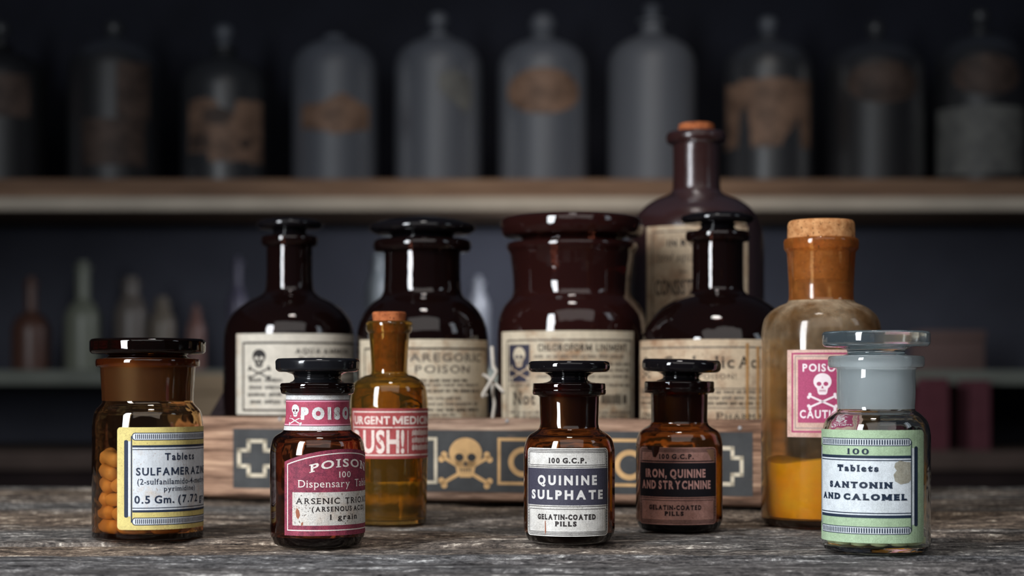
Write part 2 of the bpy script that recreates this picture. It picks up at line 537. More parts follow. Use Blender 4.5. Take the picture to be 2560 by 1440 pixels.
CAPSULES = [(-0.0081, 0.0054, 0.0033, -0.9582, -0.2862, 0.0), (-0.0061, -0.0177, 0.0033, -0.9442, 0.3293, 0.0), (-0.0001, -0.0054, 0.0033, 0.9542, 0.299, 0.0), (-0.0182, 0.0047, 0.0033, 0.24, 0.9708, 0.0), (-0.0051, 0.0148, 0.0033, -0.7766, 0.63, 0.0), (-0.0166, -0.0089, 0.0033, 0.4725, -0.8813, 0.0), (0.013, -0.0077, 0.0033, -0.7282, 0.6854, 0.0), (-0.0112, -0.006, 0.0033, -0.459, 0.8884, 0.0), (0.002, -0.0114, 0.0033, 0.9615, 0.275, 0.0), (-0.0029, 0.0004, 0.0033, 0.952, 0.3061, 0.0), (0.0078, -0.0169, 0.0033, -0.9072, -0.4207, 0.0), (0.0117, 0.0015, 0.0033, -0.9962, -0.0869, 0.0), (0.0028, 0.0163, 0.0033, 0.7056, -0.7086, 0.0), (0.0146, 0.0117, 0.0033, -0.624, 0.7814, -0.0), (-0.0106, 0.0117, 0.0054, -0.7224, 0.4199, -0.5493), (0.0081, 0.0065, 0.0069, -0.3254, -0.3837, 0.8642), (0.0012, 0.0072, 0.0072, 0.3721, 0.1235, -0.9199), (0.0045, -0.0143, 0.0086, -0.9308, -0.3574, -0.0763), (-0.0092, 0.0018, 0.0088, 0.9564, 0.2888, 0.0436), (-0.0004, -0.0021, 0.009, -0.9401, -0.3407, 0.0116), (0.004, -0.0074, 0.0091, 0.9427, 0.3324, 0.0276), (-0.0177, -0.006, 0.0093, 0.3181, -0.9452, 0.0737), (-0.0072, 0.0173, 0.0093, 0.895, 0.3797, -0.2343), (-0.0085, -0.0082, 0.0095, 0.6732, -0.7108, -0.2037), (-0.0171, 0.0076, 0.0095, -0.4041, -0.9138, 0.042), (-0.0088, -0.0165, 0.0095, 0.8798, -0.4664, 0.0918), (0.0067, 0.0141, 0.0102, -0.3162, -0.7833, 0.5352), (-0.003, 0.0128, 0.0116, -0.7732, -0.19, 0.6051), (-0.001, 0.0186, 0.0141, -0.9624, -0.0507, 0.2668), (-0.0117, 0.0039, 0.0141, 0.1823, 0.9023, -0.3907), (-0.0187, -0.0016, 0.0154, 0.0895, -0.9947, -0.051), (-0.0122, -0.0142, 0.0155, 0.7576, -0.6481, 0.0768), (-0.0146, 0.0118, 0.0158, -0.6295, -0.7724, -0.0843), (-0.0087, -0.0087, 0.016, 0.77, -0.6076, -0.1949), (-0.002, -0.0188, 0.0165, 0.5825, -0.0626, -0.8104), (0.0055, -0.0181, 0.0169, 0.5371, 0.1624, -0.8277), (-0.0112, 0.0054, 0.0205, -0.4018, -0.8319, 0.3828), (-0.0051, 0.0179, 0.0213, 0.962, 0.2719, -0.025), (-0.018, -0.0049, 0.0214, 0.259, -0.9561, -0.1371), (-0.0163, 0.0091, 0.0218, 0.4864, 0.8604, 0.1519), (-0.01, -0.0159, 0.0237, 0.7291, -0.4582, 0.5084), (-0.0171, -0.0074, 0.0274, 0.3929, -0.9049, -0.1634), (-0.0079, 0.0169, 0.0278, 0.9071, 0.4207, -0.0148), (-0.0175, 0.0066, 0.0278, 0.3486, 0.9201, 0.1786), (-0.016, -0.0096, 0.0335, 0.5051, -0.845, -0.1758), (-0.0181, 0.0044, 0.0339, 0.2307, 0.956, 0.1813)]

# ------------------------------------------------------------------ the room: back wall and the shelving
M['navy_board'] = plain('dark_navy_board', srgb(30, 32, 42), 0.8, 0.2, 0.3, 4)  # back board tone, darker than the wall below the shelf
M['slate_wall'] = plain('slate_blue_wall', srgb(66, 67, 76), 0.85, 0.2, 0.15, 5)
M['shelf_wood'] = wood('shelf_wood', [(0.30, srgb(70, 52, 42)), (0.52, srgb(128, 100, 80)), (0.72, srgb(168, 138, 112))], (2.2, 55, 55), None, 0.2)
M['shelf_lip'] = plain('pale_painted_lip', srgb(186, 174, 158), 0.7, 0.3, 0.12, 8)
M['green_board'] = plain('grey_green_board', srgb(120, 124, 116), 0.75, 0.2, 0.15, 8)

def box(bm, x0, x1, y0, y1, z0, z1):
    v = [bm.verts.new(p) for p in ((x0, y0, z0), (x1, y0, z0), (x1, y1, z0), (x0, y1, z0), (x0, y0, z1), (x1, y0, z1), (x1, y1, z1), (x0, y1, z1))]
    for q in ((0, 3, 2, 1), (4, 5, 6, 7), (0, 1, 5, 4), (1, 2, 6, 5), (2, 3, 7, 6), (3, 0, 4, 7)): bm.faces.new([v[i] for i in q])
    return bm
def bevelled(name, dims, mat, parent=None, bev=0.002, seg=2):
    bm = bmesh.new(); box(bm, *dims)
    bmesh.ops.bevel(bm, geom=bm.edges[:], offset=bev, segments=seg, affect='EDGES', profile=0.5)
    return smooth(link_mesh(name, bm, mat, parent), 35)

SHELF_D = 3.20                                   # front edge of the upper shelf
zt = lambda py, D: CAM_Z - (py - HORIZON) / F * D
bm = bmesh.new(); box(bm, -2.2, 2.2, 4.00, 4.04, -0.80, 2.0)
tag(link_mesh('wall_back', bm, M['slate_wall']), None, None, kind='structure')

M['dark_wall'] = plain('dark_side_wall', srgb(52, 52, 60), 0.9, 0.15, 0.15, 3)
for nm, dm in (('wall_left', (-2.24, -2.20, -1.6, 4.04, -0.80, 2.0)), ('wall_right', (2.20, 2.24, -1.6, 4.04, -0.80, 2.0)), ('floor', (-2.24, 2.24, -1.6, 4.04, -0.84, -0.80))):
    bm = bmesh.new(); box(bm, *dm)
    tag(link_mesh(nm, bm, M['dark_wall']), None, None, kind='structure')

shelf_top = zt(447, SHELF_D)
sh = thing('display_shelf', 'long brown wooden shelf with a pale lower lip carrying the old glass bottles', 'shelf', (0, SHELF_D, shelf_top))
bevelled('shelf_board', (-2.0, 2.0, 0.0, 0.52, -0.0330, 0.0), M['shelf_wood'], sh, 0.003)
bevelled('lip', (-2.0, 2.0, -0.012, 0.014, -0.0575, -0.0333), M['shelf_lip'], sh, 0.003)
bevelled('back_board', (-2.0, 2.0, 0.52, 0.54, -0.03, 0.95), M['navy_board'], sh, 0.002)

LOW_D = 3.56
low_top = zt(925, LOW_D)
ls = thing('lower_shelf', 'dim grey green shelf below the long brown one, holding small bottles', 'shelf', (0, LOW_D, low_top))
bevelled('shelf_board', (-2.0, 2.0, 0.0, 0.40, -0.030, 0.0), M['green_board'], ls, 0.003)
BOT_D = 3.42
bs = thing('cupboard_ledge', 'dark brown ledge low behind the table, under the grey green shelf', 'shelf', (0, BOT_D, zt(1128, BOT_D)))
bevelled('ledge_board', (-2.0, 2.0, 0.0, 0.50, -0.036, 0.0), plain('dark_ledge_wood', srgb(92, 78, 72), 0.8, 0.2, 0.2, 9), bs, 0.003)
bevelled('front_board', (-2.0, 2.0, 0.03, 0.05, -0.40, -0.036), plain('umber_board', srgb(46, 36, 36), 0.85, 0.2, 0.2, 9), bs, 0.002)

# ------------------------------------------------------------------ the table
def vnoise(x, y, seed):
    rng = np.random.default_rng(seed)
    tab = rng.random((256, 256))
    xi, yi = np.floor(x).astype(int), np.floor(y).astype(int)
    fx, fy = x - xi, y - yi
    fx, fy = fx * fx * (3 - 2 * fx), fy * fy * (3 - 2 * fy)
    g = lambda i, j: tab[i & 255, j & 255]
    return (g(xi, yi) * (1 - fx) + g(xi + 1, yi) * fx) * (1 - fy) + (g(xi, yi + 1) * (1 - fx) + g(xi + 1, yi + 1) * fx) * fy

TABLE_Z = 0.0
seams = [0.42, 0.585, 0.742, 0.905, 1.072, 1.232]     # plank joints, front to back
def plank_mesh():
    """All planks of the table top as one worn, grooved slab."""
    bm_v, bm_f, base = [], [], 0
    nx = 820
    xs = np.linspace(-0.62, 0.62, nx)
    for k, (a, b) in enumerate(zip(seams, seams[1:])):
        g = 0.0012
        ny = int((b - a) / (0.0009 if k > 0 else 0.0012))
        t = np.linspace(0, 1, ny)
        X, T = np.meshgrid(xs, t)
        wob = (vnoise(X * 9, T * 0 + k, 40 + k) - 0.5) * 0.004
        Y = a + g + (b - a - 2 * g) * T + wob * np.where(T > 0.5, (T - 0.5) * 2, 0) * 0 
        warp = vnoise(X * 6 + k * 9, Y * 26, 3 + k) * 0.008
        gy = Y + warp
        h = 0.50 * vnoise(X * 16 + 31 * k, gy * 180, 11 + k) + 0.32 * vnoise(X * 60, gy * 380, 21 + k) + 0.18 * vnoise(X * 190, gy * 620, 31 + k)
        big = vnoise(X * 4 + 7 * k, gy * 30, 51 + k)
        Z = -0.0052 * np.clip(0.60 - h, 0, 1) * (0.45 + 0.9 * big) - 0.0008 * (1 - big)
        crack = vnoise(X * 5 + 5 * k, gy * 75, 61 + k)
        Z -= 0.0045 * np.clip((crack - 0.78) / 0.10, 0, 1)
        edge = np.minimum(T, 1 - T) * (b - a)
        Z -= 0.0045 * np.exp(-edge / 0.0022) * (0.6 + 0.8 * vnoise(X * 14, T * 3, 71 + k))
        Z = np.minimum(Z, -0.00005)
        top = np.stack([X, Y, Z], -1).reshape(-1, 3)
        # skirt down the long edges
        e0 = np.stack([xs, np.full(nx, a + g), np.full(nx, -0.03)], -1)
        e1 = np.stack([xs, np.full(nx, b - g), np.full(nx, -0.03)], -1)
        bm_v.append(np.concatenate([e0, top, e1]))
        idx = np.arange((ny + 2) * nx).reshape(ny + 2, nx) + base
        q = np.stack([idx[:-1, :-1], idx[:-1, 1:], idx[1:, 1:], idx[1:, :-1]], -1).reshape(-1, 4)
        bm_f.append(q); base += (ny + 2) * nx
    V = np.concatenate(bm_v); Q = np.concatenate(bm_f)
    me = bpy.data.meshes.new('table_top')
    me.vertices.add(len(V)); me.vertices.foreach_set('co', V.ravel())
    me.loops.add(Q.size); me.loops.foreach_set('vertex_index', Q.ravel())
    me.polygons.add(len(Q)); me.polygons.foreach_set('loop_start', np.arange(0, Q.size, 4))
    me.polygons.foreach_set('loop_total', np.full(len(Q), 4))
    me.update(); me.validate()
    me.polygons.foreach_set('use_smooth', [True] * len(Q))
    return me
def table_wood():
    N = Nodes('weathered_table_wood')
    wv = N.n('ShaderNodeVectorMath', operation='ADD')
    nz = N.n('ShaderNodeTexNoise'); nz.inputs['Scale'].default_value = 1.0
    N.link(N.coord((7, 22, 1)), nz.inputs['Vector'])
    sc = N.n('ShaderNodeVectorMath', operation='MULTIPLY'); sc.inputs[1].default_value = (0.0, 0.020, 0.0)
    N.link(nz.outputs['Color'], sc.inputs[0])
    N.link(N._c.outputs['Object'], wv.inputs[0]); N.link(sc.outputs[0], wv.inputs[1])
    def st(scale, loc):
        mp = N.n('ShaderNodeMapping'); mp.inputs['Scale'].default_value = scale; mp.inputs['Location'].default_value = loc
        N.link(wv.outputs[0], mp.inputs[0]); return mp.outputs[0]
    g1 = N.noise(1.0, 6, 0.65, st((30, 185, 1), (0, 0, 0)))
    g2 = N.noise(1.0, 5, 0.72, st((110, 410, 1), (4, 1, 0)))
    g3 = N.noise(1.0, 4, 0.70, st((420, 820, 1), (2, 8, 0)))
    f = N.math('ADD', N.math('MULTIPLY', g1, 0.38), N.math('ADD', N.math('MULTIPLY', g2, 0.34), N.math('MULTIPLY', g3, 0.28)))
    grey = N.ramp(f, [(0.40, srgb(20, 18, 18)), (0.47, srgb(70, 67, 65)), (0.54, srgb(116, 111, 107)), (0.62, srgb(226, 219, 208))])
    brown = N.ramp(f, [(0.40, srgb(22, 16, 14)), (0.47, srgb(80, 68, 59)), (0.54, srgb(132, 114, 98)), (0.62, srgb(232, 214, 190))])
    patch = N.noise(1.0, 3, 0.5, st((3.2, 10, 1), (6, 3, 0)))
    c = N.mix(N.ramp(patch, [(0.42, 0.0), (0.58, 1.0)]), grey, brown)
    sep = N.n('ShaderNodeSeparateXYZ'); N.link(N._c.outputs['Object'], sep.inputs[0])
    front = N.ramp(sep.outputs[1], [(0.735, 1.0), (0.748, 0.0)])         # the front boards are bleached a colder grey
    c = N.mix(N.math('MULTIPLY', front, 0.75), c, N.mix(1.0, grey, (0.86, 0.93, 1.04), 'MULTIPLY'))
    N.set(Base_Color=c, Roughness=0.80, Specular_IOR_Level=0.22)
    N.bump(f, 0.9, 0.0012)
    return N.m
M['table_wood'] = table_wood()
tb = link_mesh('wooden_table', plank_mesh(), M['table_wood'])
tag(tb, 'weathered grey brown plank table top under the medicine bottles', 'table')

# ------------------------------------------------------------------ the crate
SL, D0 = 0.27, 1.024
def front_x(px):
    a = (px - 1280.0) / F
    return a * D0 / (1 + SL * a)
def front_D(x): return D0 - SL * x
rzc = -math.atan(SL)
xl, xr = front_x(462), front_x(1950)
xc = (xl + xr) / 2
CR = Vector((xc, front_D(xc), 0))
to_local = lambda x: (x - xc) / cos(rzc)
L0, L1, CH, CDP, BT = to_local(xl), to_local(xr), 0.0498, 0.134, 0.009
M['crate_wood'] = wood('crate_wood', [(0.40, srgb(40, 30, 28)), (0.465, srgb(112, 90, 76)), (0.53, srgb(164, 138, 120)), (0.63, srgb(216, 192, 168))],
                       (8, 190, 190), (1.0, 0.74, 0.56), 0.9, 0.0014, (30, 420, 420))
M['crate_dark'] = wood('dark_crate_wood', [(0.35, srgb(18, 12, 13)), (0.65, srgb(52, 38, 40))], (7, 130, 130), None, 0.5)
cr = thing('wooden_crate', 'low weathered wooden bottle crate with a painted skull and cross sign, tall brown bottles standing in it', 'crate', CR, rzc)
cr['label'] = 'low weathered wooden crate with painted skull and crosses, full of brown bottles'
T = 0.009
def crate_board(name, dims, mat, bev=0.0016):
    return bevelled(name, dims, mat, cr, bev, 3)
crate_board('front_board', (L0, L1, 0, T, 0.0026, CH), M['crate_wood'])
crate_board('back_board', (L0, L1, CDP - T, CDP, 0.0004, CH), M['crate_wood'])
crate_board('bottom_board', (L0 + T, L1 - T, T, CDP - T, 0.001, BT), M['crate_wood'])
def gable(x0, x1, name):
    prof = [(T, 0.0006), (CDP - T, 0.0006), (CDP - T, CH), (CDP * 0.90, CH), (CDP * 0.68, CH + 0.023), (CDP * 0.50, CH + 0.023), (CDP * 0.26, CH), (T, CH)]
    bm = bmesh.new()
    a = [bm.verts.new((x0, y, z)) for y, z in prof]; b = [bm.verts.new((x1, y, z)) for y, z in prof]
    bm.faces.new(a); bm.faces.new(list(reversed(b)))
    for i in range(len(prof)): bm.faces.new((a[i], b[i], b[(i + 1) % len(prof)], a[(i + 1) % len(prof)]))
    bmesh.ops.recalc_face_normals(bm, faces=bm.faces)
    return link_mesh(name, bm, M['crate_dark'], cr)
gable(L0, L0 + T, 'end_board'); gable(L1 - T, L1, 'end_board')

def worn_paint(name, col, under, lo=0.60, scale=55):
    N = Nodes(name)
    g = N.ramp(N.noise(1.0, 5, 0.65, N.coord((60, 60, 320))), [(lo, 0.0), (lo + 0.12, 0.75)])
    c = N.mix(N.ramp(N.noise(scale, 4, 0.6), [(0.35, 0.0), (0.65, 1.0)]), tuple(0.78 * q for q in col), tuple(1.2 * q for q in col))
    N.set(Base_Color=N.mix(g, c, under), Roughness=0.7, Specular_IOR_Level=0.25)
    N.bump(N.noise(1.0, 4, 0.6, N.coord((50, 50, 400))), 0.25, 0.0006)
    return N.m
wood_col = srgb(140, 112, 98)
M['sign_dark'] = worn_paint('slate_sign_paint', srgb(66, 66, 66), wood_col, 0.66)
M['sign_cream'] = worn_paint('cream_sign_paint', srgb(206, 192, 168), wood_col, 0.70)
M['sign_tan'] = worn_paint('tan_sign_paint', srgb(206, 164, 112), wood_col, 0.70)
M['sign_eye'] = worn_paint('charcoal_sign_paint', srgb(52, 50, 50), wood_col, 0.80)
s = Sheet()
s.rect(583, 1076, 1882, 1230, 0, 0)
def cross(cx, cy, a, b, w, m):
    """Outlined cross: arm reach a, arm half-width b, line width w."""
    pts = [(-b, -a), (b, -a), (b, -b), (a, -b), (a, b), (b, b), (b, a), (-b, a), (-b, b), (-a, b), (-a, -b), (-b, -b), (-b, -a)]
    k = w / 2
    q = [(cx + (abs(x) - k) * (1 if x > 0 else -1), cy + (abs(y) - k) * (1 if y > 0 else -1)) for x, y in pts]
    s.line(q, w, m, 1)
cross(642, 1152, 49, 25, 9.5, 1)
cross(1811, 1158, 48, 25, 9.5, 1)
s.frame(716, 1094, 1093, 1211, 7.5, 1, 1)
s.frame(1244, 1094, 1752, 1211, 7.5, 2, 1)
s.skull(1164, 1133, 82, 2, 3, 1, 'mid')
s.ring(1309, 1154, 38, 37, 13, 2, 1, 50, 310)
s.ring(1574, 1158, 38, 37, 13, 2, 1)
sm = F / D0 * 1.0
s.build('painted_sign', [M['sign_dark'], M['sign_cream'], M['sign_tan'], M['sign_eye']], cr,
        lambda u, v, lay: Vector((to_local(front_x(u)), -0.00015 - 0.00004 * lay, (1263 - v) / 4373.0)))
for px, py in ((1268, 1052), (1850, 1066), (700, 1050)):
    bm = bmesh.new()
    bmesh.ops.create_uvsphere(bm, u_segments=14, v_segments=8, radius=0.0011, matrix=Matrix.Diagonal((1, 0.5, 1, 1)))
    smooth(link_mesh('nail', bm, plain('nail_steel', (0.35, 0.33, 0.32), 0.35, 0.6), cr, (to_local(front_x(px)), -0.0002, (1263 - py) / 4373.0)))

# twine hanging over the crate between two of the brown bottles
def tube(bm, pts, r, n=8):
    prev = None
    for i, p in enumerate(pts):
        a, b = pts[max(0, i - 1)], pts[min(len(pts) - 1, i + 1)]
        t = (b - a).normalized()
        u = t.cross(Vector((0.31, 0.9, 0.2))).normalized(); w = t.cross(u)
        ring = [bm.verts.new(p + r * (cos(2 * pi * k / n) * u + sin(2 * pi * k / n) * w)) for k in range(n)]
        if prev:
            for k in range(n): bm.faces.new((prev[k], prev[(k + 1) % n], ring[(k + 1) % n], ring[k]))
        else: bm.faces.new(ring)
        prev = ring
    bm.faces.new(list(reversed(prev)))
def spline(ctrl, n=10):
    out = []
    for i in range(len(ctrl) - 1):
        p0, p1, p2, p3 = ctrl[max(0, i - 1)], ctrl[i], ctrl[i + 1], ctrl[min(len(ctrl) - 1, i + 2)]
        for k in range(n):
            t = k / n
            out.append(0.5 * ((2 * p1) + (p2 - p0) * t + (2 * p0 - 5 * p1 + 4 * p2 - p3) * t * t + (3 * p1 - p0 - 3 * p2 + p3) * t ** 3))
    out.append(ctrl[-1]); return out
tw = bmesh.new()
for path, r in (([(1230, 868, 1.058), (1232, 900, 1.052), (1234, 918, 1.050), (1240, 930, 1.046), (1226, 955, 1.043), (1212, 978, 1.041), (1207, 990, 1.041), (1217, 986, 1.042)], 0.0011),
                ([(1206, 936, 1.048), (1218, 942, 1.048), (1233, 956, 1.047), (1246, 966, 1.044), (1260, 982, 1.041)], 0.0010),
                ([(1233, 955, 1.049), (1232, 985, 1.048), (1236, 1010, 1.047), (1232, 1044, 1.046), (1233, 1075, 1.046)], 0.0010)):
    tube(tw, spline([at(*p) for p in path]), r)
tag(smooth(link_mesh('twine', tw, plain('twine_fibre', srgb(190, 180, 168), 0.9, 0.1, 0.25, 900)), 80),
    'loose off-white twine hanging between the two middle brown bottles', 'twine')

# ------------------------------------------------------------------ printed papers and inks
cream = srgb(214, 198, 172)
M['p_cream'] = paper('aged_cream_paper', cream, srgb(158, 118, 82), 0.51, 0.72, 55, 0.5)
M['p_tan'] = paper('aged_tan_paper', srgb(210, 186, 156), srgb(152, 108, 76), 0.50, 0.72, 45, 0.5)
M['p_pale'] = paper('pale_old_paper', srgb(216, 206, 190), srgb(176, 146, 116), 0.58, 0.80, 45, 0.25)
M['i_black'] = ink('faded_black_print', srgb(34, 29, 27), cream, 0.66)
M['i_grey'] = ink('grey_print', srgb(96, 86, 76), cream, 0.60)

def vessel(name, label, fr, group=None, cat='bottle'):
    return thing(name, label, cat, (fr.x, fr.D, fr.z0), fr.rz, group)

BIG = 'tall brown pharmacy bottles in the wooden crate'
# --- left bottle of the crate
fr = Frame(724, 1.114, BT + 0.0004)
t = vessel('pharmacy_bottle', 'narrow-necked brown stoppered bottle in the crate, skull printed beside AQUA on its label', fr, BIG)
y0 = fr.y0
_, rin, _i = bottle_shell(fr, [(150, y0), (164, y0, 12), (164, 850, 50), (158, 812, 20), (138, 780, 20), (106, 755, 20), (74, 741, 10), (60, 728, 8), (57, 690), (57, 617)],
    [(60, 614), (66, 616, 5), (71, 606, 6), (70, 592, 5), (48, 589)], 9, 14, [M['brown'], M['frosted_dark']], t)
lathe_part('stopper', fr, [(0, 720), (43, 720, 3), (46, 600), (46, 588.5), (43, 586, 3), (39, 580, 4), (46, 574.5, 4), (74, 573, 3), (84, 566, 6), (83, 556, 6), (62, 548.5, 10), (0, 546)], M['black'], t)
U = arc(724, 164); s = Sheet(); rnd = random.Random(3)
s.rect(U(596), 838, 222, 1034, 0, 0)
s.frame(U(611), 858, 212, 1026, 5, 1, 1)
s.skull(U(650) + 1, 893, 36, 1, 0, 2, 'low')
s.text('AQUA AMMON', U(737), U(866), 874, 887, 1, 2, 0.03, 1.1, 0.06)
s.text('POISON', U(745), U(850), 894, 908, 2, 2, 0.03, 1.2, 0.05)
for i, (a, b) in enumerate(((-104, -18), (-104, -16), (-108, -10), (-102, 2))): s.greek(a, b, 955 + 17.5 * i, 8, 1, rnd, 2, (30, 50), 8)
for i in range(4): s.greek(14, 196, 935 + 20 * i, 7, 2, rnd)
s.build('label', [M['p_pale'], M['i_black'], M['i_grey']], t, wrap(fr, 164), 12)

# --- second bottle of the crate
fr = Frame(1056, 1.092, BT + 0.0004)
t = vessel('pharmacy_bottle', 'wide-necked brown bottle in the crate reading PAREGORIC POISON, under a lens-shaped black stopper', fr, BIG)
y0 = fr.y0
bottle_shell(fr, [(150, y0), (165, y0, 12), (165, 856, 50), (160, 815, 20), (146, 782, 20), (124, 757, 16), (104, 744, 10), (97, 730, 8), (95, 690), (95, 633)],
    [(100, 630), (118, 630, 6), (124, 616, 8), (119, 601, 7), (86, 598)], 9, 14, [M['brown'], M['frosted_dark']], t)
lathe_part('stopper', fr, [(0, 722), (80, 722, 4), (83, 612), (83, 597.5), (80, 595, 3), (76, 594, 4), (82, 588, 4), (118, 586, 5), (135, 575, 7), (130, 562, 10), (90, 550, 20), (40, 543.5, 20), (0, 542.5)], M['black'], t)
U = arc(1056, 165); s = Sheet(); rnd = random.Random(4)
s.rect(U(903), 852, U(1217), 1043, 0, 0)
s.frame(U(914), 872, U(1214), 1050, 4.5, 1, 1)
s.text('PAREGORIC', U(1003), U(1199), 886, 906, 2, 2, 0.02, 1.15)
s.text('POISON', U(1038), U(1170), 915, 934, 2, 2, 0.02, 1.2)
for y, a, b in ((955, -5, 120), (966, 0, 160), (980, -10, 165), (998, 10, 100), (1012, -12, 165), (1026, 0, 160), (1038, 10, 90)): s.greek(a, b, y, 6.5, 1 if y in (955, 980, 1026) else 2, rnd)
for y in (915, 938, 962, 990): s.greek(-128, -75, y, 7, 2, rnd)
s.build('label', [M['p_cream'], M['i_black'], M['i_grey']], t, wrap(fr, 165), 12)

# --- third: wide jar
fr = Frame(1430, 1.096, BT + 0.0004)
t = vessel('pharmacy_jar', 'wide-mouthed brown jar in the crate with a broad flat lid and CHLOROFORM on its label', fr, BIG, 'jar')
y0 = fr.y0
bottle_shell(fr, [(172, y0), (187, y0, 12), (187, 830, 40), (182, 790, 20), (168, 762, 16), (150, 744, 10), (146, 728, 8), (148, 690), (154, 640)],
    [(156, 633), (164, 622, 6), (162, 609, 6), (144, 606)], 9, 14, [M['red_brown'], M['frosted_dark']], t)
lathe_part('lid', fr, [(0, 716), (128, 716, 4), (138, 622), (140, 605.5), (132, 603, 3), (122, 600, 4), (134, 595, 4), (172, 593, 8), (179, 574, 8), (177, 548, 9), (150, 541, 14), (0, 538)], M['red_brown'], t)
U = arc(1430, 187); s = Sheet(); rnd = random.Random(5)
s.rect(U(1258), 832, U(1580), 1047, 0, 0)
s.frame(U(1271), 852, U(1575), 1060, 4.5, 2, 1)
s.rect(U(1277), 864, U(1328), 955, 3, 1)
s.rect(U(1279), 866, U(1326), 953, 3, 2)
s.skull(U(1302), 889, 40, 0, 3, 3, 'low')
s.text('CHLOROFORM', U(1348), U(1478), 864, 881, 1, 2, 0.04, 1.05, 0.04)
s.text('LINIMENT', U(1487), U(1562), 864, 881, 1, 2, 0.03, 1.05, 0.04)
for y, a, b in ((897, 1340, 1555), (915, 1345, 1568), (930, 1345, 1568), (945, 1345, 1566), (966, 1278, 1568), (1032, 1280, 1570), (1042, 1290, 1560)): s.greek(U(a), U(b), y, 6, 2, rnd)
s.text('Not', U(1287), U(1342), 980, 1010, 1, 2, 0.01, 1.0, 0.08)
s.greek(U(1500), U(1562), 1008, 22, 1, rnd, 2, (50, 60))
s.build('label', [M['p_cream'], M['i_black'], M['i_grey'], plain('navy_print', srgb(50, 48, 62), 0.6)], t, wrap(fr, 187), 12)

# --- fourth: carbolic acid, in front of the jar's shoulder
fr = Frame(1794, 1.050, BT + 0.0004)
t = vessel('pharmacy_bottle', 'round-shouldered brown stoppered bottle in the crate labelled Carbolic Acid', fr, BIG)
y0 = fr.y0
bottle_shell(fr, [(180, y0), (196, y0, 12), (196, 888, 40), (190, 846, 24), (170, 802, 24), (140, 768, 20), (104, 747, 16), (76, 738, 8), (65, 727, 8), (63, 690), (63, 608)],
    [(68, 605), (77, 604, 5), (81, 593, 6), (79, 580, 5), (54, 577)], 9, 14, [M['brown'], M['frosted_dark']], t)
lathe_part('stopper', fr, [(0, 720), (49, 720, 3), (52, 590), (52, 576.5), (46, 573, 3), (40, 568, 5), (46, 561, 4), (80, 560, 4), (92, 552, 5), (91, 542, 6), (70, 534, 9), (0, 532)], M['black'], t)
U = arc(1794, 196); s = Sheet(); rnd = random.Random(6)
s.rect(-262, 853, 262, 1047, 0, 0)
s.rect(-252, 870, 252, 874, 2, 1)
s.text('Carbolic', -142, 40, 893, 922, 1, 2, 0.012, 1.1, 0.05)
s.text('Acid', U(1843), 128, 893, 922, 1, 2, 0.012, 1.1, 0.05)
s.text('POISON!', U(1748), U(1838), 936, 948, 1, 2, 0.0, 1.25, 0.05)
s.skull(-214, 906, 26, 1, 0, 2, 'low')
s.rect(-250, 970, 250, 972.5, 2, 1); s.rect(-250, 1016, 250, 1018.5, 2, 1)
for y in (983, 997, 1010): s.greek(-246, 246, y, 7, 1 if y == 1010 else 2, rnd, 2)
s.text('LON', -246, -190, 1030, 1045, 1, 2, 0.03, 1.0, 0.05)
s.text('·', U(1775), U(1779), 1036, 1039, 1, 2)
s.text('P', U(1790), U(1808), 1028, 1045, 1, 2, 0.0, 1.0, 0.05)
s.text('HARMACY', U(1811), 152, 1032, 1045, 1, 2, 0.0, 1.05, 0.05)
s.build('label', [M['p_tan'], M['i_black'], M['i_grey']], t, wrap(fr, 197), 12)
_d = wrap(fr, 197.6)
st = Sheet()
for x, a, b in ((1864, 862, 1046), (1889, 870, 1046)):
    st.poly([(U(x) - 3.5, a), (U(x) + 4, a), (U(x) + 3, b), (U(x) - 3, b)], 0, 3)
st.build('drip_stain', [plain('brown_drip', srgb(176, 130, 80), 0.5)], t, _d, 12)['label'] = 'brown drip stains down the paper'

# --- tall corked bottle behind the crate
fr = Frame(1741, 1.179, 0.0)
t = vessel('pharmacy_bottle', 'tallest brown bottle, corked, standing behind the crate above the others', fr)
y0 = fr.y0
bottle_shell(fr, [(150, y0), (168, y0, 14), (168, 620, 50), (163, 570, 30), (146, 530, 30), (112, 503, 24), (78, 491, 10), (60, 480, 10), (58, 430), (59, 364)],
    [(64, 362), (74, 357, 7), (77, 345, 9), (72, 331, 8), (47, 328)], 9, 14, [M['brown_matt'], M['frosted_amber']], t)
lathe_part('cork', fr, [(0, 400), (40, 400, 3), (46, 328), (43, 310, 3), (0, 308)], M['cork_red'], t)
U = arc(1741, 168); s = Sheet(); rnd = random.Random(7)
s.rect(U(1620), 577, 140, 830, 0, 0)
s.frame(U(1634), 590, 126, 820, 3, 2, 1)
s.text('IN RO', -72, 0, 612, 628, 1, 2, 0.04, 1.3)
s.text('prof aqua', -100, -5, 642, 664, 2, 2, 0.0, 1.0, 0.05, None, 0.2)
s.greek(-40, -18, 692, 5, 2, rnd)
s.text('CONSISTIN', -106, 12, 708, 745, 1, 2, 0.02, 1.0)
s.build('label', [M['p_tan'], M['i_black'], M['i_grey']], t, wrap(fr, 168), 12)

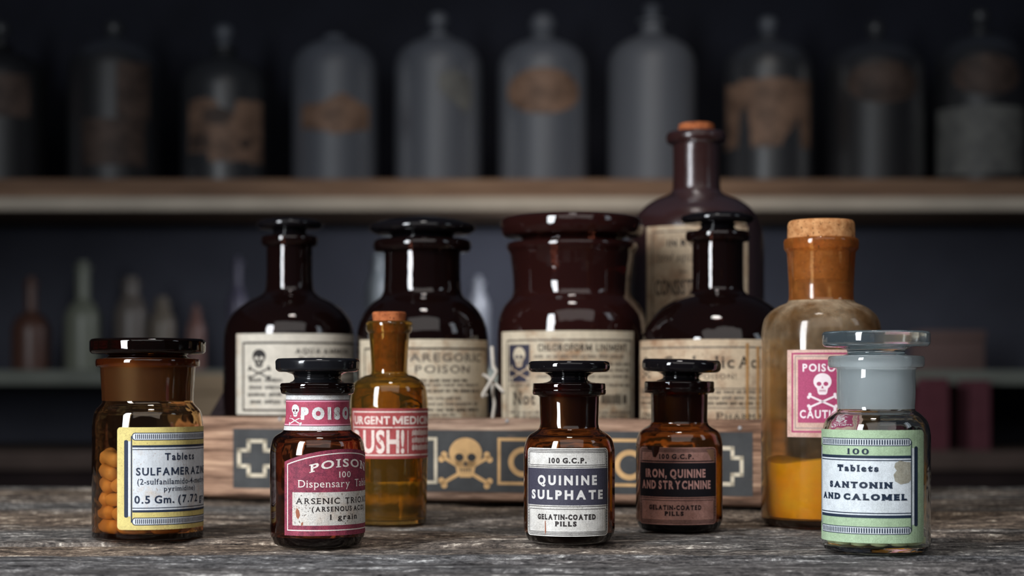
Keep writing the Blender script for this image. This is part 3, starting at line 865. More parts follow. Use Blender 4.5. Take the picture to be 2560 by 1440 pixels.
# ------------------------------------------------------------------ the small bottles in front
# --- amber jar of capsules
D = base_depth(1352, 128); fr = Frame(369.5, D)
t = vessel('pill_jar', 'squat amber jar of orange capsules with a yellow SULFAMERAZINE label, standing left of the crate', fr, None, 'jar')
y0 = fr.y0
bottle_shell(fr, [(126, y0), (137, y0, 11), (137, 1060, 26), (131, 1027, 14), (117, 1013, 6), (112, 1006, 5), (113, 980), (117, 919)],
    [(119, 917.5), (127, 916.5, 3), (128.5, 907, 4), (127, 897.5, 4), (104, 896)], 7, 13, [M['amber'], M['frosted_amber']], t, 1000)
lathe_part('lid', fr, [(0, 996), (92, 996, 3), (101, 920), (103, 895), (98, 892, 2), (94, 888.5, 3), (112, 884.5, 5), (136, 885, 3), (142.5, 879, 4), (142.5, 853, 4), (137, 847.5, 4), (0, 846.5)], M['amber'], t)
U = arc(369.5, 137); s = Sheet(); C0 = 85.0
navy = 2
m = lambda x: 2 * C0 - x
a = U(297)
s.rrect(a, 1065, m(a), 1314, 9, 0, 0)
for y in (1078, 1284):
    l = U(332)
    s.rrect(l, y, m(l), y + 19, 8, 2, 1); s.rrect(l + 2, y + 2, m(l) - 2, y + 17, 6.5, 1, 2)
    k = l + 8
    while k < m(l) - 8: s.rect(k, y + 4, k + 2.2, y + 15, 2, 3); k += 4.7
b = U(313.5)
for x0, x1 in ((b, U(323)), (m(U(323)), m(b))):
    s.rrect(x0, 1096, x1, 1284, 4, 2, 1)
for x0, x1 in ((U(323), U(329)), (m(U(329)), m(U(323)))): s.rect(x0, 1099, x1, 1281, 1, 1)
for x0 in (U(329.5), m(U(332.5))): s.rect(x0, 1086, x0 + 3, 1296, 2, 2)
l = U(333)
s.rect(l, 1120, m(l), 1262, 1, 1)
s.rect(l, 1108.5, m(l), 1114, 2, 2); s.rect(l, 1114, m(l), 1118, 1, 1); s.rect(l, 1118, m(l), 1120, 2, 2)
s.rect(l, 1260, m(l), 1262, 2, 2); s.rect(l, 1262, m(l), 1266, 1, 1); s.rect(l, 1266, m(l), 1271.5, 2, 2)
s.text('Tablets', 41, 129, 1128, 1145.5, 2, 4, 0.024, 1.22)
s.text('SULFAMERAZINE', -28, 198, 1163, 1182, 2, 4, 0.024, 1.24)
s.text('(2-sulfanilamido-4-methyl-', -25, 195, 1190, 1204, 2, 4, 0.008, 1.0, 0.045)
s.text('pyrimidine)', 38, 132, 1208.5, 1220.5, 2, 4, 0.008, 1.0, 0.045)
s.text('0.5 Gm. (7.72 gr.)', -32, 202, 1231, 1250, 2, 4, 0.024, 1.18)
M['yellow_paper'] = paper('yellow_label_paper', srgb(216, 198, 124), srgb(176, 130, 80), 0.60, 0.82, 60, 0.35, (0.16, 0.06, 0.02), 1400, 0.6)
M['white_paper'] = paper('white_label_paper', srgb(214, 218, 222), srgb(202, 178, 152), 0.57, 0.78, 80, 0.45, (0.30, 0.12, 0.05), 1400, 0.5)
M['navy_ink'] = ink('navy_label_print', srgb(36, 46, 66), srgb(222, 220, 210), 0.68)
s.build('label', [M['yellow_paper'], M['white_paper'], M['navy_ink']], t, wrap(fr, 137), 9)
M['capsule'] = plain('orange_gelatin', srgb(246, 204, 146), 0.35, 0.4, 0.08, 90)
def capsule_mesh(r=0.0030, h=0.0042):
    bm = bmesh.new()
    prof = [(0, -h - r)] + [(r * sin(radians(k)), -h - r * cos(radians(k))) for k in range(15, 91, 15)] + \
           [(r, -0.0005), (r * 1.05, -0.0003), (r * 1.05, h)] + [(r * 1.05 * cos(radians(k)), h + r * 1.05 * sin(radians(k))) for k in range(15, 90, 15)] + [(0, h + r * 1.05)]
    lathe(bm, prof, 20)
    bmesh.ops.recalc_face_normals(bm, faces=bm.faces)
    me = bpy.data.meshes.new('capsule'); bm.to_mesh(me); bm.free()
    me.materials.append(M['capsule'])
    me.polygons.foreach_set('use_smooth', [True] * len(me.polygons))
    return me
cap_me = capsule_mesh()
rot = Matrix.Rotation(fr.rz, 4, 'Z')
floor_z = 13.5 / fr.s
for x, y, z, dx, dy, dz in CAPSULES:
    o = bpy.data.objects.new('capsule', cap_me); COL.objects.link(o)
    q = Vector((dx, dy, dz)).to_track_quat('Z', 'Y').to_matrix().to_4x4()
    o.matrix_world = Matrix.Translation((fr.x, fr.D, 0)) @ rot @ Matrix.Translation((x * 0.985, y * 0.985, z + floor_z)) @ q
    tag(o, 'orange gelatin capsule lying in the heap inside the amber jar', 'capsule', 'orange capsules in the amber jar')

# --- arsenic bottle
D = base_depth(1372, 100); fr = Frame(794, D)
t = vessel('poison_bottle', 'dark brown stoppered bottle labelled POISON and ARSENIC TRIOXIDE, a second pink label round its neck', fr)
y0 = fr.y0
bottle_shell(fr, [(94, y0), (106, y0 - 4, 6), (118, y0 - 26, 16), (118, 1122, 34), (110, 1092, 14), (88, 1079, 8), (83, 1073, 4), (78, 1055), (77, 1030), (77, 990)],
    [(80, 986), (90, 984.5, 4), (93, 972), (93, 968, 2), (91, 967.5), (93, 966, 2), (92, 958, 4), (70, 956)], 8, 24, [M['deep_amber'], M['frosted_dark']], t, 1070)
lathe_part('stopper', fr, [(0, 1060), (60, 1060, 3), (67, 985), (69, 955.5), (62, 953, 2), (57, 948, 6), (60, 936, 6), (78, 930.5, 4), (97, 930, 4), (104, 924, 4), (105, 902, 5), (99, 896.5, 4), (0, 894)], M['black_worn'], t)
U = arc(792, 118); s = Sheet(); C0 = 70.0
arch = lambda u: 31 * ((u - C0) / 158) ** 2
def arched(x0, x1, top, bot, m, lay, n=24):
    xs = [x0 + (x1 - x0) * k / n for k in range(n + 1)]
    for xa, xb in zip(xs, xs[1:]): s.poly([(xa, top + arch(xa)), (xb, top + arch(xb)), (xb, bot), (xa, bot)], m, lay)
arched(-88, 228, 1119, 1330, 0, 0)
xs = [-78 + 296 * k / 28 for k in range(29)]
s.line([(-78, 1317)] + [(x, 1129 + arch(x)) for x in xs] + [(218, 1317), (-78, 1317)], 2.6, 1, 1)
s.rect(-64, 1224, 204, 1305, 1, 1)
s.text('POISON', -20, 160, 1143, 1163, 1, 2, 0.026, 1.12, 0.085, lambda u: 14 * ((u - C0) / 90) ** 2)
s.text('100', 53, 88, 1174, 1188.5, 1, 2, 0.008, 1.15, 0.05, tops=False)
s.text('Dispensary  Tablets', -49, 190, 1194, 1212, 1, 2, 0.0, 1.0, 0.05)
s.text('ARSENIC  TRIOXIDE', -55, 197, 1238, 1252.5, 2, 2, 0.014, 1.15, 0.055)
s.text('(ARSENOUS ACID)', -14, 152, 1259, 1271, 2, 2, 0.03, 1.2, 0.055)
s.text('1  grain', 29, 112, 1278, 1291.5, 2, 2, 0.022, 1.1, 0.055, tops=False)
for pts in ([(-52, 1240), (-46, 1246), (-43, 1258), (-48, 1268), (-53, 1262), (-55, 1250)], [(-40, 1276), (-35, 1274), (-36, 1282), (-41, 1283)]):
    s.poly([(u, v + 22) for u, v in pts], 3, 2)
pink = srgb(178, 74, 98)
M['pink_paper'] = paper('crimson_label_paper', srgb(158, 66, 86), srgb(118, 50, 70), 0.48, 0.66, 420, 0.75, (0.035, 0.008, 0.016), 2600, 1.6)
M['cream_print'] = ink('cream_label_print', srgb(228, 216, 208), srgb(150, 66, 84), 0.66)
M['black_ink'] = ink('black_label_print', srgb(38, 30, 30), srgb(200, 190, 180), 0.66)
M['rust'] = plain('rust_spot', srgb(150, 90, 66), 0.7)
M['white_panel'] = paper('stained_white_print', srgb(222, 216, 208), srgb(196, 178, 162), 0.50, 0.72, 130, 0.9, (0.08, 0.04, 0.025), 1100, 1.4)
s2 = s
for i, (p, mm, l) in enumerate(s2.polys):
    if mm == 1 and l == 1 and min(q[1] for q in p) == 1224: s2.polys[i] = (p, 4, l)
s.build('label', [M['pink_paper'], M['cream_print'], M['black_ink'], M['rust'], M['white_panel']], t, wrap(fr, 118), 8)
neckR = lambda v: 78.2 if v < 1040 else 78.2 + (v - 1040) / 35 * 5.6
s = Sheet()
for y, y2, mm in ((987.5, 999, 1), (999, 1001, 2), (1001, 1004, 3), (1004, 1059, 0), (1059, 1062, 3), (1062, 1064, 2), (1064, 1075, 1)):
    if y == 1004:
        for q in range(5): s.rect(-150, y + 11 * q, 190, y + 11 * (q + 1), mm, 0)
    else: s.rect(-150, y, 190, y2, mm, 0)
s.skull(-60, 1022, 25, 1, 2, 1, 'low')
s.text('POISON', -42, 134, 1017, 1048, 1, 2, 0.085, 1.45)
M['rose_paper'] = paper('rose_label_paper', srgb(186, 78, 102), srgb(160, 66, 86), 0.5, 0.7, 120, 0.3, (0.10, 0.03, 0.03))
M['off_white'] = paper('off_white_paper', srgb(224, 222, 220), srgb(190, 180, 170), 0.55, 0.75, 120, 0.2)
M['plum_ink'] = plain('plum_print', srgb(86, 36, 52), 0.6)
M['light_rose'] = plain('light_rose_print', srgb(226, 150, 170), 0.6)
s.build('neck_label', [M['rose_paper'], M['off_white'], M['plum_ink'], M['light_rose']], t, wrap(fr, neckR, ref=78.2), 6)

# --- small corked honey-coloured bottle
D = base_depth(1313, 90); fr = Frame(973, D)
t = vessel('medicine_bottle', 'slim honey-coloured corked bottle with a red URGENT MEDICINE RUSH label, behind the arsenic bottle', fr)
y0 = fr.y0
_, rin, inner = bottle_shell(fr, [(86, y0), (93, y0, 7), (95, 1200), (97, 1000, 30), (90, 958, 22), (64, 940, 10), (46, 936, 4), (45, 926, 4), (47, 880), (51, 834)],
    [(53, 832, 2), (57.5, 826, 3), (58.5, 808, 3), (54, 803, 3), (42, 803)], 6, 10, [M['honey'], M['honey']], t)
lathe_part('cork', fr, [(0, 930), (36, 930, 3), (40.5, 803), (42.5, 784, 3), (40, 780, 3), (0, 779)], M['cork_red'], t)
U = arc(973, 97); s = Sheet(); rnd = random.Random(9)
s.rect(-121, 1020, 165, 1143, 0, 0)
s.frame(-112, 1027, 156, 1136, 3, 1, 1); s.rect(-112, 1065, 156, 1068, 1, 1)
s.frame(-116, 1023.5, 160, 1140, 1.2, 2, 1)
s.text('URGENT', -102, 2, 1039, 1059, 1, 2, 0.035, 1.0)
s.text('MEDICINE', 9, 150, 1039, 1059, 1, 2, 0.035, 1.0)
s.text('RUSH!', -104, 38, 1073, 1130, 1, 2, 0.028, 1.0)
s.rect(47, 1074, 49, 1130, 1, 1)
for y in (1086, 1104, 1122): s.greek(60, 140, y, 11, 1, rnd, 2, (50, 80))
M['brick_paper'] = paper('brick_red_label_paper', srgb(182, 84, 84), srgb(150, 60, 58), 0.48, 0.7, 90, 0.35, (0.12, 0.04, 0.03))
M['cream_worn'] = ink('worn_cream_print', srgb(226, 206, 196), srgb(176, 84, 82), 0.60, 300)
s.build('label', [M['brick_paper'], M['cream_worn'], plain('dull_red_print', srgb(120, 46, 52), 0.6)], t, wrap(fr, lambda v: 97 if v < 1000 else 97 - (v - 1000) / 200 * 2), 7)
lq = [p for p in inner if p.y > 968]
prof = [(0, lq[0].y - 0.0)] + [(p.x - 0.8, p.y) for p in lq]
prof[0] = (0, prof[1][1])
prof += [(prof[-1][0], 972), (0, 972)]
NL = Nodes('amber_liquid')
NL.set(Base_Color=(0.76, 0.47, 0.10), Roughness=0.0, IOR=1.33, Transmission_Weight=1.0)
bm = bmesh.new(); lathe(bm, fr.prof(prof), 64); bmesh.ops.recalc_face_normals(bm, faces=bm.faces)
o = smooth(link_mesh('amber_liquid', bm, NL.m, None, (fr.x, fr.D, 0)), 40)
tag(o, 'amber liquid filling the slim honey-coloured corked bottle', 'liquid', None, 'stuff')

# --- quinine sulphate
D = base_depth(1362, 96); fr = Frame(1423, D)
t = vessel('pill_bottle', 'brown black-stoppered pill bottle with a silver-white QUININE SULPHATE label', fr)
y0 = fr.y0
bottle_shell(fr, [(90, y0), (102, y0 - 4, 6), (114, y0 - 26, 16), (114, 1120, 34), (105, 1090, 14), (84, 1078, 8), (76, 1072, 5), (73, 1060), (75, 992)],
    [(79, 988), (90, 987, 3), (92, 982), (92, 974, 2), (90, 973.5), (91, 972, 2), (91, 958.5, 4), (66, 957)], 8, 24, [M['dark_amber'], M['frosted_dark']], t, 1066)
lathe_part('stopper', fr, [(0, 1056), (57, 1056, 3), (63, 990), (65, 956.5), (55, 955, 2), (46, 951, 4), (46, 941, 8), (62, 931.5, 5), (95, 930.5, 4), (102, 924, 4), (102, 909, 5), (97, 903, 4), (0, 901)], M['black'], t)
U = arc(1423, 114); s = Sheet()
def pill_label(x0, x1, ytop, ybot, bar0, bar1, box_t, box_b):
    s.rrect(x0, ytop, x1, ybot, 13, 0, 0)
    s.frame(x0 + 3, ytop + 3, x1 - 3, ybot - 3, 1.6, 1, 1, 11)
    s.frame(x0 + 6.5, ytop + 6.5, x1 - 6.5, ybot - 6.5, 1.6, 1, 1, 9)
    s.frame(x0 + 10, ytop + 10, x1 - 10, box_t, 1.4, 1, 1, 4)
    s.frame(x0 + 10, box_b, x1 - 10, ybot - 10, 1.4, 1, 1, 4)
    s.rect(x0 + 1, bar0 - 4, x1 - 1, bar0 - 2.5, 1, 1); s.rect(x0 + 1, bar1 + 2.5, x1 - 1, bar1 + 4, 1, 1)
    s.rect(x0 + 1.5, bar0, x1 - 1.5, bar1, 2, 1)
    for xx in (x0 + 3.5, x1 - 7.5):
        y = ytop + 20
        while y < ybot - 20:
            if not (bar0 - 8 < y < bar1 + 6): s.rect(xx, y, xx + 4, y + 1.6, 1, 2)
            y += 7
pill_label(-126, 112, 1116.5, 1332, 1166, 1256, 1159, 1265)
s.text('100 G.C.P.', -52, 43, 1140, 1153.5, 1, 2, 0.05, 1.15, 0.05, tops=False)
s.text('QUININE', -84, 72, 1183, 1207, 3, 2, 0.05, 1.55)
s.text('SULPHATE', -106, 91, 1219, 1242, 3, 2, 0.05, 1.42)
s.text('GELATIN-COATED', -84, 68, 1278, 1291.5, 1, 2, 0.065, 1.12, 0.03)
s.text('PILLS', -35, 18, 1295, 1307.5, 1, 2, 0.065, 1.12, 0.03)
s.poly([(-62, 1296), (-60, 1293), (-58.5, 1320), (-61, 1330), (-62, 1320)], 4, 3)
M['silver_paper'] = paper('silver_white_label_paper', srgb(228, 224, 218), srgb(206, 200, 192), 0.48, 0.72, 110, 0.45, (0.18, 0.15, 0.13), 2200, 1.0)
M['char_print'] = ink('charcoal_label_print', srgb(52, 46, 46), srgb(200, 196, 190), 0.70)
M['char_bar'] = ink('blue_charcoal_print', srgb(64, 62, 76), srgb(150, 146, 150), 0.68, 700)
M['silver_print'] = plain('silver_white_print', srgb(212, 208, 204), 0.6, 0.25, 0.08, 300)
s.build('label', [M['silver_paper'], M['char_print'], M['char_bar'], M['silver_print'], M['rust']], t, wrap(fr, 114), 8)

# --- iron, quinine and strychnine
D = base_depth(1332, 92); fr = Frame(1698, D)
t = vessel('pill_bottle', 'brown black-stoppered pill bottle with a dusky pink IRON, QUININE AND STRYCHNINE label', fr)
y0 = fr.y0
bottle_shell(fr, [(86, y0), (97, y0 - 4, 6), (108, y0 - 24, 15), (108, 1106, 32), (100, 1078, 14), (80, 1066, 8), (72, 1060, 5), (70, 1050), (71, 986)],
    [(75, 983), (86, 982, 3), (88, 977), (88, 970, 2), (86, 969.5), (87, 968, 2), (87, 953.5, 4), (62, 952)], 7.5, 22, [M['dark_amber'], M['frosted_dark']], t, 1054)
stp = lathe_part('stopper', fr, [(0, 1044), (52, 1044, 3), (57, 985), (60, 951.5), (53, 950, 2), (45, 947, 4), (45, 938, 8), (60, 930.5, 5), (92, 929, 4), (98.5, 922, 4), (98.5, 906, 5), (93, 898.5, 4), (0, 896.5)], M['black'], t)
pv = fr.z(952)
stp.matrix_local = Matrix.Translation((0.0008, 0, pv)) @ Matrix.Rotation(radians(1.6), 4, 'Y') @ Matrix.Rotation(radians(1.5), 4, 'X') @ Matrix.Translation((0, 0, -pv))
U = arc(1698, 108); s = Sheet()
pill_label(-119, 107, 1115, 1304, 1153, 1236, 1149, 1244)
s.text('100 G.C.P.', -51, 36, 1131, 1143.5, 1, 2, 0.05, 1.15, 0.05, tops=False)
s.text('IRON, QUININE', -92, 68, 1168, 1189, 3, 2, 0.045, 1.2)
s.text('AND STRYCHNINE', -106, 84, 1196, 1217, 3, 2, 0.045, 1.2)
s.text('GELATIN-COATED', -80, 56, 1256, 1268, 1, 2, 0.065, 1.12, 0.03)
s.text('PILLS', -36, 11, 1271, 1282, 1, 2, 0.065, 1.12, 0.03)
s.poly([(-88, 1112), (-48, 1112), (-52, 1128), (-60, 1140), (-68, 1138), (-72, 1122), (-84, 1120)], 4, 3)      # torn away, glass shows dark
s.poly([(70, 1120), (96, 1122), (97, 1150), (88, 1146), (78, 1132)], 5, 3)
M['dusky_paper'] = paper('dusky_pink_label_paper', srgb(206, 156, 142), srgb(150, 104, 92), 0.46, 0.72, 60, 0.5, (0.10, 0.03, 0.025))
M['dark_print'] = ink('dark_plum_print', srgb(40, 26, 28), srgb(150, 104, 98), 0.70)
M['dark_bar'] = ink('blackened_print', srgb(26, 22, 28), srgb(90, 70, 74), 0.70, 600)
M['dusky_print'] = ink('dusky_pink_print', srgb(202, 152, 142), srgb(70, 48, 52), 0.60)
M['bare_glass'] = plain('dark_torn_patch', srgb(52, 28, 20), 0.2, 0.5)
s.build('label', [M['dusky_paper'], M['dark_print'], M['dark_bar'], M['dusky_print'], M['bare_glass'], plain('tan_stain', srgb(140, 104, 78), 0.6)], t, wrap(fr, 108), 8)

# --- dusty corked bottle with yellow powder
D = base_depth(1322, 136); fr = Frame(2053, D)
t = vessel('powder_bottle', 'dusty amber corked bottle half filled with yellow powder, red POISON CAUTION label on its front', fr)
y0 = fr.y0
def dusty_glass():
    N = Nodes('dusty_amber_glass')
    v = N.n('ShaderNodeVolumeAbsorption'); v.inputs['Color'].default_value = (0.93, 0.62, 0.0, 1); v.inputs['Density'].default_value = 360
    N.link(v.outputs[0], N.out.inputs['Volume'])
    N.set(Base_Color=(1, 0.97, 0.86), Roughness=N.ramp(N.noise(60, 4), [(0.35, 0.03), (0.7, 0.16)]), IOR=1.5, Transmission_Weight=1.0)
    sep = N.n('ShaderNodeSeparateXYZ'); N.link(N._c.outputs['Object'], sep.inputs[0])
    zs = N.math('ADD', sep.outputs[2], N.math('MULTIPLY', N.noise(70, 4, 0.6), 0.022))
    band = N.ramp(N.math('MULTIPLY', zs, 8.0), [(0.0, 0.04), (0.60, 0.09), (0.86, 0.34), (0.985, 0.85)])
    zc = N.math('LESS_THAN', sep.outputs[2], fr.z(752))
    lowd = N.math('MULTIPLY', band, zc)
    neck = N.math('MULTIPLY', N.math('SUBTRACT', 1.0, zc), 0.30)
    amt = N.math('ADD', lowd, neck)
    spk = N.ramp(N.noise(230, 5, 0.7), [(0.34, 0.60), (0.66, 1.15)])
    amt = N.math('MULTIPLY', amt, spk)
    dust = N.n('ShaderNodeBsdfPrincipled')
    N.link(N.mix(zc, srgb(182, 106, 36), N.mix(N.ramp(N.noise(45, 3), [(0.4, 0.0), (0.6, 1.0)]), srgb(108, 76, 38), srgb(160, 138, 110))), dust.inputs['Base Color'])
    dust.inputs['Roughness'].default_value = 0.75
    mx = N.n('ShaderNodeMixShader')
    N.link(N.math('MINIMUM', amt, 0.9), mx.inputs[0]); N.link(N.b.outputs[0], mx.inputs[1]); N.link(dust.outputs[0], mx.inputs[2])
    N.link(mx.outputs[0], N.out.inputs[0])
    return N.m
M['dusty'] = dusty_glass()
_, rin, inner = bottle_shell(fr, [(130, y0), (142, y0 - 3, 6), (149, y0 - 16, 12), (149, 830, 36), (141, 792, 22), (112, 768, 20), (84, 757, 8), (80, 748, 5), (80, 720), (85, 632)],
    [(88, 628), (92, 624, 3), (93.5, 604, 4), (90, 597, 4), (71, 596)], 8, 18, [M['dusty'], M['dusty']], t)
lathe_part('cork', fr, [(0, 700), (66, 700, 4), (70, 640), (70.5, 600), (82, 599.5, 2), (84, 596, 4), (83, 560, 7), (78, 552, 7), (0, 550.5)], M['cork'], t)
U = arc(2053, 149); s = Sheet()
s.rect(-86, 877, 93, 1089, 0, 0)
s.frame(-74, 884, 81, 1078, 4.5, 1, 1)
s.frame(-65, 892, 72, 1068, 2.2, 2, 1)
s.rect(-57, 901, 64, 1054, 1, 1)
s.text('POISON', -45, 54, 911, 930, 3, 2, 0.03, 1.2)
s.skull(3, 954, 43, 3, 1, 2, 'low')
s.text('CAUTION', -52, 60, 1023, 1043, 3, 2, 0.03, 1.1)
M['pinkish_paper'] = paper('pinkish_label_paper', srgb(226, 188, 172), srgb(196, 146, 130), 0.5, 0.75, 90, 0.3, (0.25, 0.10, 0.06))
M['magenta_print'] = ink('magenta_label_print', srgb(170, 68, 104), srgb(134, 58, 82), 0.68)
s.build('label', [M['pinkish_paper'], M['magenta_print'], plain('grey_rule_print', srgb(160, 140, 136), 0.6), plain('pale_print', srgb(236, 220, 222), 0.6, 0.2, 0.06, 300)], t, wrap(fr, 149), 8)
ri = 135.5
prof = [(0, y0 - 19.5), (ri * 0.84, y0 - 19.5), (ri * 0.955, y0 - 22), (ri, y0 - 40), (ri, 1162), (ri * 0.985, 1150), (ri * 0.86, 1146), (ri * 0.55, 1152), (ri * 0.25, 1158), (0, 1160)]
NP = Nodes('yellow_powder')
NP.set(Base_Color=NP.mix(NP.ramp(NP.noise(60, 4), [(0.35, 0.0), (0.65, 1.0)]), srgb(255, 190, 30), srgb(255, 220, 60)), Roughness=0.9, Specular_IOR_Level=0.1)
NP.bump(NP.noise(300, 4, 0.6), 0.4, 0.001)
bm = bmesh.new(); lathe(bm, fr.prof(prof), 64); bmesh.ops.recalc_face_normals(bm, faces=bm.faces)
for v in bm.verts:
    if v.co.z > fr.z(1165): v.co.z += 0.0012 * sin(3 * atan2(v.co.y, v.co.x)) * min(1, (v.co.x ** 2 + v.co.y ** 2) / 0.0004)
o = smooth(link_mesh('yellow_powder', bm, NP.m, None, (fr.x, fr.D, 0)), 50)
tag(o, 'bright yellow orange powder lying in the bottom of the dusty corked bottle', 'powder', None, 'stuff')

# --- clear bottle of tablets
D = base_depth(1388, 122); fr = Frame(2190, D)
t = vessel('pill_bottle', 'clear glass bottle with a green SANTONIN AND CALOMEL label and a flat glass stopper', fr)
y0 = fr.y0
_, rin, inner = bottle_shell(fr, [(116, y0), (126, y0 - 3, 6), (134, y0 - 16, 12), (134, 1082, 40), (126, 1050, 20), (106, 1032, 10), (96, 1026, 5), (95, 1018, 4), (97, 990), (97, 924)],
    [(101, 920), (116, 919, 4), (119, 910), (119, 896, 4), (116, 890.5, 4), (84, 889)], 8, 16, [M['clear'], M['frosted']], t, 1022)
lathe_part('stopper', fr, [(0, 1012), (74, 1012, 3), (80, 925), (83, 888.5), (76, 887, 2), (70, 884, 4), (72, 874, 6), (90, 868.5, 5), (126, 867, 5), (133, 860, 5), (133, 834, 4), (130, 829, 3), (0, 827.5)], M['clear_lid'], t)
plug = lathe_part('ground_plug', fr, [(75, 1013), (75.6, 1013), (81.6, 925), (83.2, 905), (82.6, 905), (80.4, 925)], M['frosted'], t)
U = arc(2190, 134); s = Sheet(); C0 = -45.0
m = lambda x: 2 * C0 - x
R_ = 136
s.rrect(m(R_), 1072, R_, 1347, 12, 0, 0)
r = U(2274)
for y in (1092, 1307):
    s.rrect(m(r), y, r, y + 19, 9, 2, 1); s.rrect(m(r) + 2, y + 2, r - 2, y + 17, 7.5, 1, 2)
    k = m(r) + 8
    while k < r - 7: s.rect(k, y + 3.5, k + 3.4, y + 15.5, 2, 3); k += 6.2
for sg in (1, 0):
    f_ = (lambda x: x) if sg else m
    a, b = sorted((f_(r + 9), f_(r + 21))); s.rrect(a, 1112, b, 1307, 5, 2, 1)
    a, b = sorted((f_(r + 2), f_(r + 9))); s.rect(a, 1116, b, 1303, 1, 1)
    a, b = sorted((f_(r - 1.5), f_(r + 1.2))); s.rect(a, 1100, b, 1318, 2, 2)
s.rect(m(r), 1147, r, 1273, 1, 1)
s.rrect(m(r), 1134, r, 1141, 3, 2, 2); s.rect(m(r), 1141, r, 1144.5, 1, 1); s.rect(m(r), 1144.5, r, 1147, 2, 2)
s.rect(m(r), 1273, r, 1275.5, 2, 2); s.rect(m(r), 1275.5, r, 1279, 1, 1); s.rrect(m(r), 1279, r, 1286, 3, 2, 2)
s.text('100', -73, -17, 1117, 1131.5, 2, 4, 0.022, 1.25, 0.06, tops=False)
s.text('Tablets', -102, 6, 1157, 1173.5, 2, 4, 0.07, 1.14, 0.06)
s.text('SANTONIN', -130, 40, 1198, 1214, 2, 4, 0.08, 1.10, 0.055)
s.text('AND CALOMEL', -166, 78, 1227, 1243, 2, 4, 0.08, 1.10, 0.055)
s.poly([(46, 1152), (58, 1146), (74, 1149), (88, 1150), (90, 1192), (82, 1200), (60, 1204), (46, 1196), (42, 1180), (50, 1170), (44, 1162)], 3, 3, True)
M['green_paper'] = paper('green_label_paper', srgb(176, 200, 164), srgb(150, 172, 138), 0.52, 0.78, 70, 0.15, (0.15, 0.16, 0.10))
M['bluish_paper'] = paper('bluish_white_label_paper', srgb(222, 228, 232), srgb(200, 206, 206), 0.55, 0.80, 80, 0.10, (0.3, 0.26, 0.15))
M['navy2'] = ink('dark_navy_print', srgb(34, 46, 64), srgb(210, 215, 215), 0.72)
M['stain'] = paper('grey_brown_stain', srgb(172, 168, 154), srgb(146, 140, 122), 0.4, 0.7, 160, 0.3)
s.build('label', [M['green_paper'], M['bluish_paper'], M['navy2'], M['stain']], t, wrap(fr, 134), 9)
M['tablet'] = plain('pale_yellow_tablet', srgb(232, 234, 176), 0.6, 0.3, 0.06, 90)
def tablet_mesh(r=0.0034, h=0.0013):
    bm = bmesh.new()
    lathe(bm, [(0, -h - 0.0007), (r * 0.5, -h - 0.0005), (r * 0.92, -h), (r, -h + 0.0003), (r, h - 0.0003), (r * 0.92, h), (r * 0.5, h + 0.0005), (0, h + 0.0007)], 28)
    bmesh.ops.recalc_face_normals(bm, faces=bm.faces)
    me = bpy.data.meshes.new('tablet'); bm.to_mesh(me); bm.free(); me.materials.append(M['tablet'])
    me.polygons.foreach_set('use_smooth', [True] * len(me.polygons)); me.set_sharp_from_angle(angle=radians(50))
    return me
tab_me = tablet_mesh()
rnd = random.Random(12)
rt = (134 - 8) / fr.s - 0.0042
spots = [(rt * sin(a), -rt * cos(a), 0) for a in [radians(-78 + 27.5 * k) for k in range(12)]] + [(0.0078 * cos(a), 0.0078 * sin(a), 0) for a in [radians(60 * k + 12) for k in range(6)]] + [(0, 0, 0)]
spots += [(0.0125 * sin(a), -0.0125 * cos(a), 1) for a in [radians(-60 + 45 * k) for k in range(8)]]
for x, y, l in spots:
    o = bpy.data.objects.new('tablet', tab_me); COL.objects.link(o)
    o.matrix_world = Matrix.Translation((fr.x, fr.D, 0)) @ Matrix.Rotation(fr.rz, 4, 'Z') @ Matrix.Translation((x, y, 16.5 / fr.s + 0.0022 + 0.0042 * l)) @ \
        Matrix.Rotation(rnd.uniform(-0.02, 0.02), 4, 'X')
    tag(o, 'pale yellow tablet lying on the bottom of the clear glass bottle', 'tablet', 'tablets in the clear bottle')

# ------------------------------------------------------------------ old bottles on the long shelf
M['shelf_dark'] = glass('dusky_shelf_glass', (0.30, 0.33, 0.38), 0.50, (0.014, 0.014, 0.016), 0.62)
M['shelf_grey'] = glass('dusty_shelf_glass', (0.60, 0.66, 0.72), 0.50, (0.092, 0.101, 0.122), 0.75)
M['shelf_white'] = glass('milky_shelf_glass', (0.70, 0.74, 0.78), 0.50, (0.112, 0.121, 0.142), 0.82)
M['shelf_mid'] = glass('smoky_shelf_glass', (0.45, 0.48, 0.52), 0.40, (0.034, 0.036, 0.041), 0.68)
M['tan_label'] = paper('tan_shelf_label', srgb(136, 108, 90), srgb(84, 66, 56), 0.45, 0.65, 26, 0.2)
M['dim_label'] = paper('dark_shelf_label', srgb(88, 72, 64), srgb(54, 44, 40), 0.42, 0.62, 26, 0.2)
M['pale_label'] = paper('grey_shelf_label', srgb(112, 112, 108), srgb(80, 80, 80), 0.45, 0.70, 26, 0.2)
SG = 'old apothecary bottles on the long shelf'
